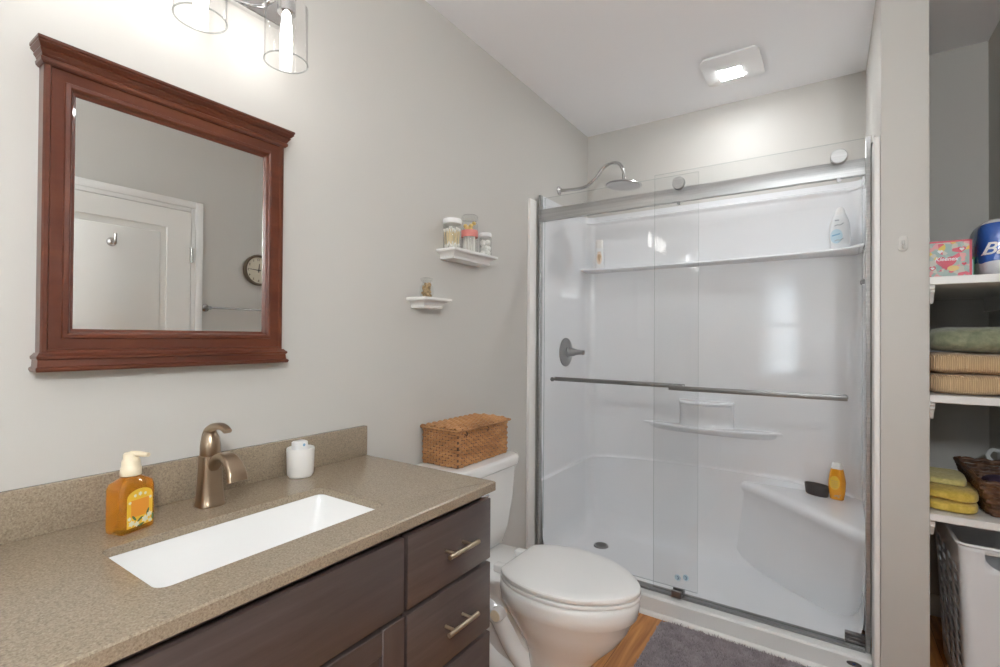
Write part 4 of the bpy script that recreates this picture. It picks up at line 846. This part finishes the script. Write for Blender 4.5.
# ------------------------------------------------------------------ closet niche
SYF = 2.247
SHZ = ((1.495, 1.523), (1.086, 1.112), (0.676, 0.702))
names = ('top white closet shelf, holding tissues and bath tissue', 'middle white closet shelf, under the folded sage and tan towels', 'lowest white closet shelf, above the laundry hamper')
for (z0, z1), lab in zip(SHZ, names):
    s = thing('closet_shelf', lab, 'shelf', (1.81, 2.66, z0), group='closet shelves')
    bm = B(); box(bm, PX1 + 0.0005, XR - 0.0005, SYF, YB - 0.001, z0, z1, 0.002, 1); obj('board', bm, M_trim, s)
    for x0, x1 in ((PX1 + 0.0005, PX1 + 0.018), (XR - 0.018, XR - 0.0005)):
        bm = B(); prism(bm, [(2.262, z0), (2.262, z0 - 0.012), (2.268, z0 - 0.016), (2.268, z0 - 0.024), (2.285, z0 - 0.034), (2.293, z0 - 0.050), (2.30, z0 - 0.062), (YB - 0.001, z0 - 0.062), (YB - 0.001, z0)], x0, x1, 'x', 0.001, 1); obj('bracket', bm, M_trim, s)
T1, T2, T3 = (a[1] for a in SHZ)
# tissue box
tx = thing('tissue_box', 'pink and teal patterned tissue box on the top shelf', 'tissue box', (1.72, 2.46, T1))
bm = B(); box(bm, 1.662, 1.784, 2.36, 2.58, T1 + 0.0005, T1 + 0.139, 0.002, 1); obj('carton', bm, M_tissue, tx)
bm = B()
for a in ((1.662, 1.784, T1 + 0.001, T1 + 0.007), (1.662, 1.784, T1 + 0.132, T1 + 0.1385), (1.778, 1.7845, T1 + 0.001, T1 + 0.1385)): box(bm, a[0], a[1], 2.3593, 2.3603, a[2], a[3])
box(bm, 1.7838, 1.7848, 2.36, 2.58, T1 + 0.001, T1 + 0.1385); obj('edge_band', bm, M_red, tx, label='red border')
def heart(cx, cz, s, y0, y1, bm):
    prism(bm, [(cx + s * 16 * sin(t) ** 3 / 17, cz + s * (13 * cos(t) - 5 * cos(2 * t) - 2 * cos(3 * t) - cos(4 * t)) / 17) for t in [2 * pi * k / 28 for k in range(28)]], y0, y1, 'y')
bm = B(); heart(1.716, T1 + 0.060, 0.030, 2.3585, 2.3598, bm); heart(1.758, T1 + 0.105, 0.012, 2.3585, 2.3598, bm); heart(1.679, T1 + 0.04, 0.010, 2.3585, 2.3598, bm); heart(1.764, T1 + 0.052, 0.007, 2.3585, 2.3598, bm); obj('heart_print', bm, M_red, tx)
bm = B(); heart(1.758, T1 + 0.105, 0.007, 2.358, 2.3590, bm); heart(1.679, T1 + 0.04, 0.006, 2.358, 2.3590, bm); heart(1.70, T1 + 0.100, 0.008, 2.358, 2.3598, bm); obj('small_heart_print', bm, M_txt, tx)
bm = B(); prism(bm, disc_poly(1.735, T1 + 0.038, 0.016, 0.010), 2.3582, 2.3592, 'y'); obj('sun_print', bm, M_yellowd, tx)
XZ = lambda x, y, z: Matrix(((1, 0, 0, x), (0, 0, -1, y), (0, 1, 0, z), (0, 0, 0, 1)))
bm = text_bm('Kleenex', 0.019, 0.3, 0.0004); bm.transform(XZ(1.716, 2.3582, T1 + 0.072)); obj('lettering', bm, M_txt, tx)
gb = thing('green_carton', 'sliver of a green carton between tissue box and bath tissue', 'carton', (1.80, 2.50, T1))
bm = B(); box(bm, 1.789, 1.806, 2.44, 2.56, T1 + 0.0005, T1 + 0.085, 0.002, 1); obj('carton', bm, M_green, gb)
bm = B(); box(bm, 1.795, 1.802, 2.439, 2.4402, T1 + 0.01, T1 + 0.075); obj('stripe', bm, M_paleblue, gb)
bp_ = thing('bath_tissue_pack', 'blue and white wrapped bath tissue pack on the top shelf', 'bath tissue', (1.888, 2.48, T1))
bm = B(); superbox(bm, (0, 0, 0.107), (0.080, 0.125, 0.106), 4.5, 18); obj('wrapper', bm, M_pack, bp_, local=True)
bm = text_bm('Bath', 0.060, 0.35, 0.0008); bmesh.ops.triangulate(bm, faces=bm.faces); bmesh.ops.subdivide_edges(bm, edges=[e for e in bm.edges if e.calc_length() > 0.008], cuts=2); bm.transform(XZ(-0.024, -0.1275, 0.098))
for v_ in bm.verts: v_.co.y = -0.125 * max(0.05, 1 - abs(v_.co.x / 0.080) ** 4.5 - abs((v_.co.z - 0.107) / 0.106) ** 4.5) ** (1 / 4.5) - 0.0012 - (v_.co.y + 0.1275) * 0.5
obj('lettering', bm, M_txt, bp_, local=True)
bm = B(); prism(bm, disc_poly(-0.010, 0.178, 0.018, 0.013), -0.1235, -0.112, 'y'); e_ = obj('emblem', bm, M_navy, bp_, local=True)
# towels
def towel(label, c, h, mat, group, p=5, amp=0.008, seed=0, fold=True, fr=9):
    t = thing('folded_towel', label, 'towel', (c[0], c[1], c[2] - h[2]), group=group)
    bm = B(); superbox(bm, (0, 0, h[2]), h, p, 26, amp, fr, seed); obj('cloth', bm, mat, t, local=True, angle=180); return t
G = 'folded towels on the middle shelf'
towel('tan ribbed folded towel, lower of two on middle shelf', (1.81, 2.45, T2 + 0.0365), (0.150, 0.17, 0.036), M_tan, G, seed=1, amp=0.004)
towel('tan ribbed folded towel directly beneath the sage green towel', (1.81, 2.45, T2 + 0.110), (0.150, 0.168, 0.036), M_tan, G, seed=4, amp=0.005)
towel('sage green folded towel on top of the tan towels', (1.812, 2.45, T2 + 0.193), (0.152, 0.168, 0.0455), M_tgreen, G, p=3.2, seed=7, amp=0.006)
G = 'folded yellow cloths on the lowest shelf'
def cloth(label, c, h, mat, seed, rz):
    t = thing('folded_cloth', label, 'cloth', (c[0], c[1], c[2] - h[2]), rz, group=G)
    bm = B(); superbox(bm, (0, 0, h[2]), h, 4.2, 24, 0.005, 14, seed); obj('cloth', bm, mat, t, local=True, angle=180)
cloth('bright yellow folded cloth at the bottom of its pile', (1.730, 2.40, T3 + 0.0190), (0.072, 0.12, 0.0185), M_tyel, 2, radians(-6))
cloth('bright yellow folded cloth, middle of the pile of three', (1.732, 2.41, T3 + 0.0575), (0.074, 0.12, 0.0195), M_tyel, 5, radians(-8))
cloth('pale yellow folded cloth on top of the pile', (1.720, 2.45, T3 + 0.093), (0.061, 0.10, 0.0155), M_typale, 8, radians(-4))
# dark wicker basket
db = thing('wicker_tray', 'dark brown flared wicker basket on the lowest shelf', 'basket', (1.885, 2.50, T3))
def dfoot(k): g = 0.030 * k; return rrect(1.822 - g, 1.930 + g, 2.32 - g * 1.3, 2.66 + g * 1.3, 0.02, 4)[::-1]
bm = B(); weave_wall(bm, dfoot, T3 + 0.002, T3 + 0.118, 10, 0.005, 0.004, 0.030)
skin_loops(bm, [[(x, y, T3 + 0.003) for x, y in dfoot(0)], [(x, y, T3 + 0.10) for x, y in dfoot(0.85)]], True, True, False)
tube(bm, [(x, y, T3 + 0.121 + 0.003 * sin(i * 1.7)) for i, (x, y) in enumerate(sum(([(a[0] + (b[0] - a[0]) * q / 10, a[1] + (b[1] - a[1]) * q / 10) for q in range(10)] for a, b in zip(dfoot(1.0), dfoot(1.0)[1:] + dfoot(1.0)[:1])), []))], 0.008, 8, closed=True)
obj('basket_body', bm, M_dwick, db, angle=60)
pc = thing('purple_cloth', 'dark purple cloth lying in the dark wicker basket', 'cloth', (1.88, 2.48, T3 + 0.005))
bm = B(); superbox(bm, (0, 0, 0.048), (0.045, 0.12, 0.046), 3, 14, 0.02, 14, 3); obj('cloth', bm, M_purple, pc, local=True)
# white hook on the closet side wall
wh = thing('wall_hook', 'small white hook on the dark closet side wall', 'hook', (XR, 2.900, 0.81))
bm = B(); box(bm, XR - 0.006, XR - 0.0002, 2.865, 2.930, 0.785, 0.845, 0.003, 2); obj('plate', bm, M_whitep, wh)
bm = B(); tube(bm, spline([(XR - 0.005, 2.900, 0.835), (XR - 0.03, 2.895, 0.838), (XR - 0.045, 2.880, 0.815), (XR - 0.035, 2.865, 0.795)], 5), 0.008, 10); obj('prong', bm, M_whitep, wh)
# hamper
hm = thing('laundry_hamper', 'tall pale grey plastic laundry hamper under the closet shelves', 'hamper', (1.85, 2.5, 0))
HZ = 0.602; hx0, hx1, hy0, hy1 = 1.737, 1.958, 2.282, 2.80
def hl(z, g=0.0):
    k = 1 - z / HZ; t = 0.026 * k; return hx0 + t + g, hx1 - t - g, hy0 + t * 0.6 + g, hy1 - t * 1.4 - g
def hpt(side, u, z, g=0.0):
    x0, x1, y0, y1 = hl(z, g); r = 0.028
    if side == 0: return (x0 + r + (x1 - x0 - 2 * r) * u, y0, z)
    if side == 1: return (x1, y0 + r + (y1 - y0 - 2 * r) * u, z)
    if side == 2: return (x1 - r - (x1 - x0 - 2 * r) * u, y1, z)
    return (x0, y1 - r - (y1 - y0 - 2 * r) * u, z)
bm = B()
def hquad(side, u0, u1, z0, z1):
    bm.faces.new([bm.verts.new(hpt(side, u, z)) for u, z in ((u0, z0), (u1, z0), (u1, z1), (u0, z1))])
def hb(u): return 0.582 - 0.048 * sqrt(max(0, 1 - ((u - 0.5) / 0.3) ** 2))
nu = 4
zs = [0.06] + sum(([0.06 + 0.455 * (i + 0.12) / 11, 0.06 + 0.455 * (i + 0.78) / 11] for i in range(11)), []) + [0.515]
for side in range(4):
    if side in (0, 2):      # plain panel with a hand-hole below the rim
        us = [0] + [0.2 + 0.03 * k for k in range(21)] + [1]
        for a, b in zip(us, us[1:]):
            for z0, z1 in zip(zs, zs[1:]): hquad(side, a, b, z0, z1)
            hquad(side, a, b, 0, 0.06); hquad(side, a, b, 0.582, HZ)
            if a > 0.19 and b < 0.81: bm.faces.new([bm.verts.new(hpt(side, u, z)) for u, z in ((a, 0.515), (b, 0.515), (b, hb(b)), (a, hb(a)))])
            else: hquad(side, a, b, 0.515, 0.582)
    else:                   # openwork panel
        us = [0] + sum(([0.04 + 0.92 * (j + 0.2) / nu, 0.04 + 0.92 * (j + 0.8) / nu] for j in range(nu)), []) + [1]
        for i, (z0, z1) in enumerate(zip(zs, zs[1:])):
            for j, (a, b) in enumerate(zip(us, us[1:])):
                if not (i % 2 == 1 and j % 2 == 1): hquad(side, a, b, z0, z1)
        for a, b in zip(us, us[1:]):
            hquad(side, a, b, 0, 0.06); hquad(side, a, b, 0.515, 0.582); hquad(side, a, b, 0.582, HZ)
for z0, z1 in zip([0.0] + zs + [0.582], zs + [0.582, HZ]):
    for ci in range(4):
        for k in range(5):
            def cp_(z, a):
                x0, x1, y0, y1 = hl(z); r = 0.028
                cx, cy, b = ((x1 - r, y0 + r, -pi / 2), (x1 - r, y1 - r, 0), (x0 + r, y1 - r, pi / 2), (x0 + r, y0 + r, pi))[ci]
                return (cx + r * cos(b + a), cy + r * sin(b + a), z)
            a0, a1 = pi / 2 * k / 5, pi / 2 * (k + 1) / 5
            bm.faces.new([bm.verts.new(q) for q in (cp_(z0, a0), cp_(z0, a1), cp_(z1, a1), cp_(z1, a0))])
bmesh.ops.remove_doubles(bm, verts=bm.verts, dist=1e-5)
x0, x1, y0, y1 = hl(0.004, 0.003); bm.faces.new([bm.verts.new((x, y, 0.004)) for x, y in rrect(x0, x1, y0, y1, 0.026, 5)])
o = obj('hamper_body', bm, M_hamper, hm, angle=60)
md = o.modifiers.new('thickness', 'SOLIDIFY'); md.thickness = 0.004; md.offset = -1
bm = B(); x0, x1, y0, y1 = hl(HZ, -0.002); path = rrect(x0, x1, y0, y1, 0.03, 6)
path2 = sum(([(a[0] + (b[0] - a[0]) * q / 4, a[1] + (b[1] - a[1]) * q / 4) for q in range(4)] for a, b in zip(path, path[1:] + path[:1])), [])
tube(bm, [(x, y, HZ + 0.001) for x, y in path2], 0.006, 8, closed=True); obj('rim', bm, M_hamper, hm)

# ------------------------------------------------------------------ bath mat
rg = thing('bath_mat', 'grey shaggy bath mat on the wood floor before the shower', 'bath mat', (1.12, 1.93, 0))
bm = B(); prism(bm, rrect(0.728, 1.505, 1.60, 2.292, 0.04, 6), 0.0005, 0.010, 'z'); obj('backing', bm, M_rug, rg)
bm = B(); rnd = random.Random(3)
for i in range(15000):
    x = rnd.uniform(0.730, 1.503); y = rnd.uniform(1.62, 2.291)
    if (x < 0.768 and y > 2.252 and (x - 0.768) ** 2 + (y - 2.252) ** 2 > 0.0016): continue
    hh = rnd.uniform(0.014, 0.026); r = rnd.uniform(0.0028, 0.0045); a = rnd.uniform(0, 6.28); l_ = rnd.uniform(0, 0.010)
    base = [bm.verts.new((x + r * cos(a + t), y + r * sin(a + t), 0.009)) for t in (0, 2.1, 4.2)]
    tip = bm.verts.new((x + l_ * cos(a), y + l_ * sin(a), hh))
    for q in range(3): bm.faces.new((base[q], base[(q + 1) % 3], tip))
obj('pile', bm, M_rug, rg, angle=180)['kind'] = 'stuff'

# ------------------------------------------------------------------ things seen only in the mirror
ck = thing('wall_clock', 'round brown-rimmed wall clock seen in the mirror', 'clock', (XR, 1.878, 1.757))
bm = B(); lathe(bm, [(0.105, 0), (0.108, -0.02), (0.102, -0.032), (0.092, -0.030), (0.090, -0.016), (0.090, -0.008), (0, -0.008)], (XR, 1.878, 1.757), 40, 'x'); obj('case', bm, M_clockrim, ck)
bm = B(); lathe(bm, [(0.090, -0.009), (0.090, -0.012), (0, -0.012)], (XR, 1.878, 1.757), 40, 'x'); fc_ = obj('dial', bm, M_clockface, ck)
for hnum in range(1, 13):
    a = radians(90 - 30 * hnum); bm = text_bm(str(hnum), 0.022, 0, 0.0003)
    # the wall faces -x: text x axis points to -y for a viewer in the room
    bm.transform(Matrix(((0, 0, -1, XR - 0.0125), (-1, 0, 0, 1.878 - 0.072 * cos(a)), (0, 1, 0, 1.757 + 0.072 * sin(a)), (0, 0, 0, 1)))); obj('numeral', bm, M_clockrim, fc_)
def hand(nm, ang, L, w):
    d = Vector((0, -cos(ang), sin(ang))); nn_ = Vector((0, sin(ang), cos(ang))); bm = B(); c0 = Vector((XR - 0.014, 1.878, 1.757))
    skin_loops(bm, [[c0 + Vector((x, 0, 0)) + d * a + nn_ * b for a, b in ((-0.015, -w), (L, -w * 0.5), (L, w * 0.5), (-0.015, w))] for x in (0, -0.002)]); obj(nm, bm, M_black, ck)
hand('hour_hand', radians(95), 0.045, 0.004); hand('minute_hand', radians(4), 0.066, 0.003)
tr = thing('towel_bar', 'thin nickel towel bar under the clock, seen in mirror', 'towel bar', (XR, 1.75, 1.478))
bm = B(); tube(bm, [(XR - 0.055, 1.53, 1.478), (XR - 0.055, 2.02, 1.478)], 0.006, 12); obj('rail', bm, M_nickel, tr)
for y in (1.535, 2.01):
    bm = B(); lathe(bm, [(0.024, 0), (0.024, -0.006), (0.012, -0.014), (0.010, -0.050), (0.012, -0.064), (0, -0.066)], (XR, y, 1.478), 20, 'x'); obj('post', bm, M_nickel, tr)
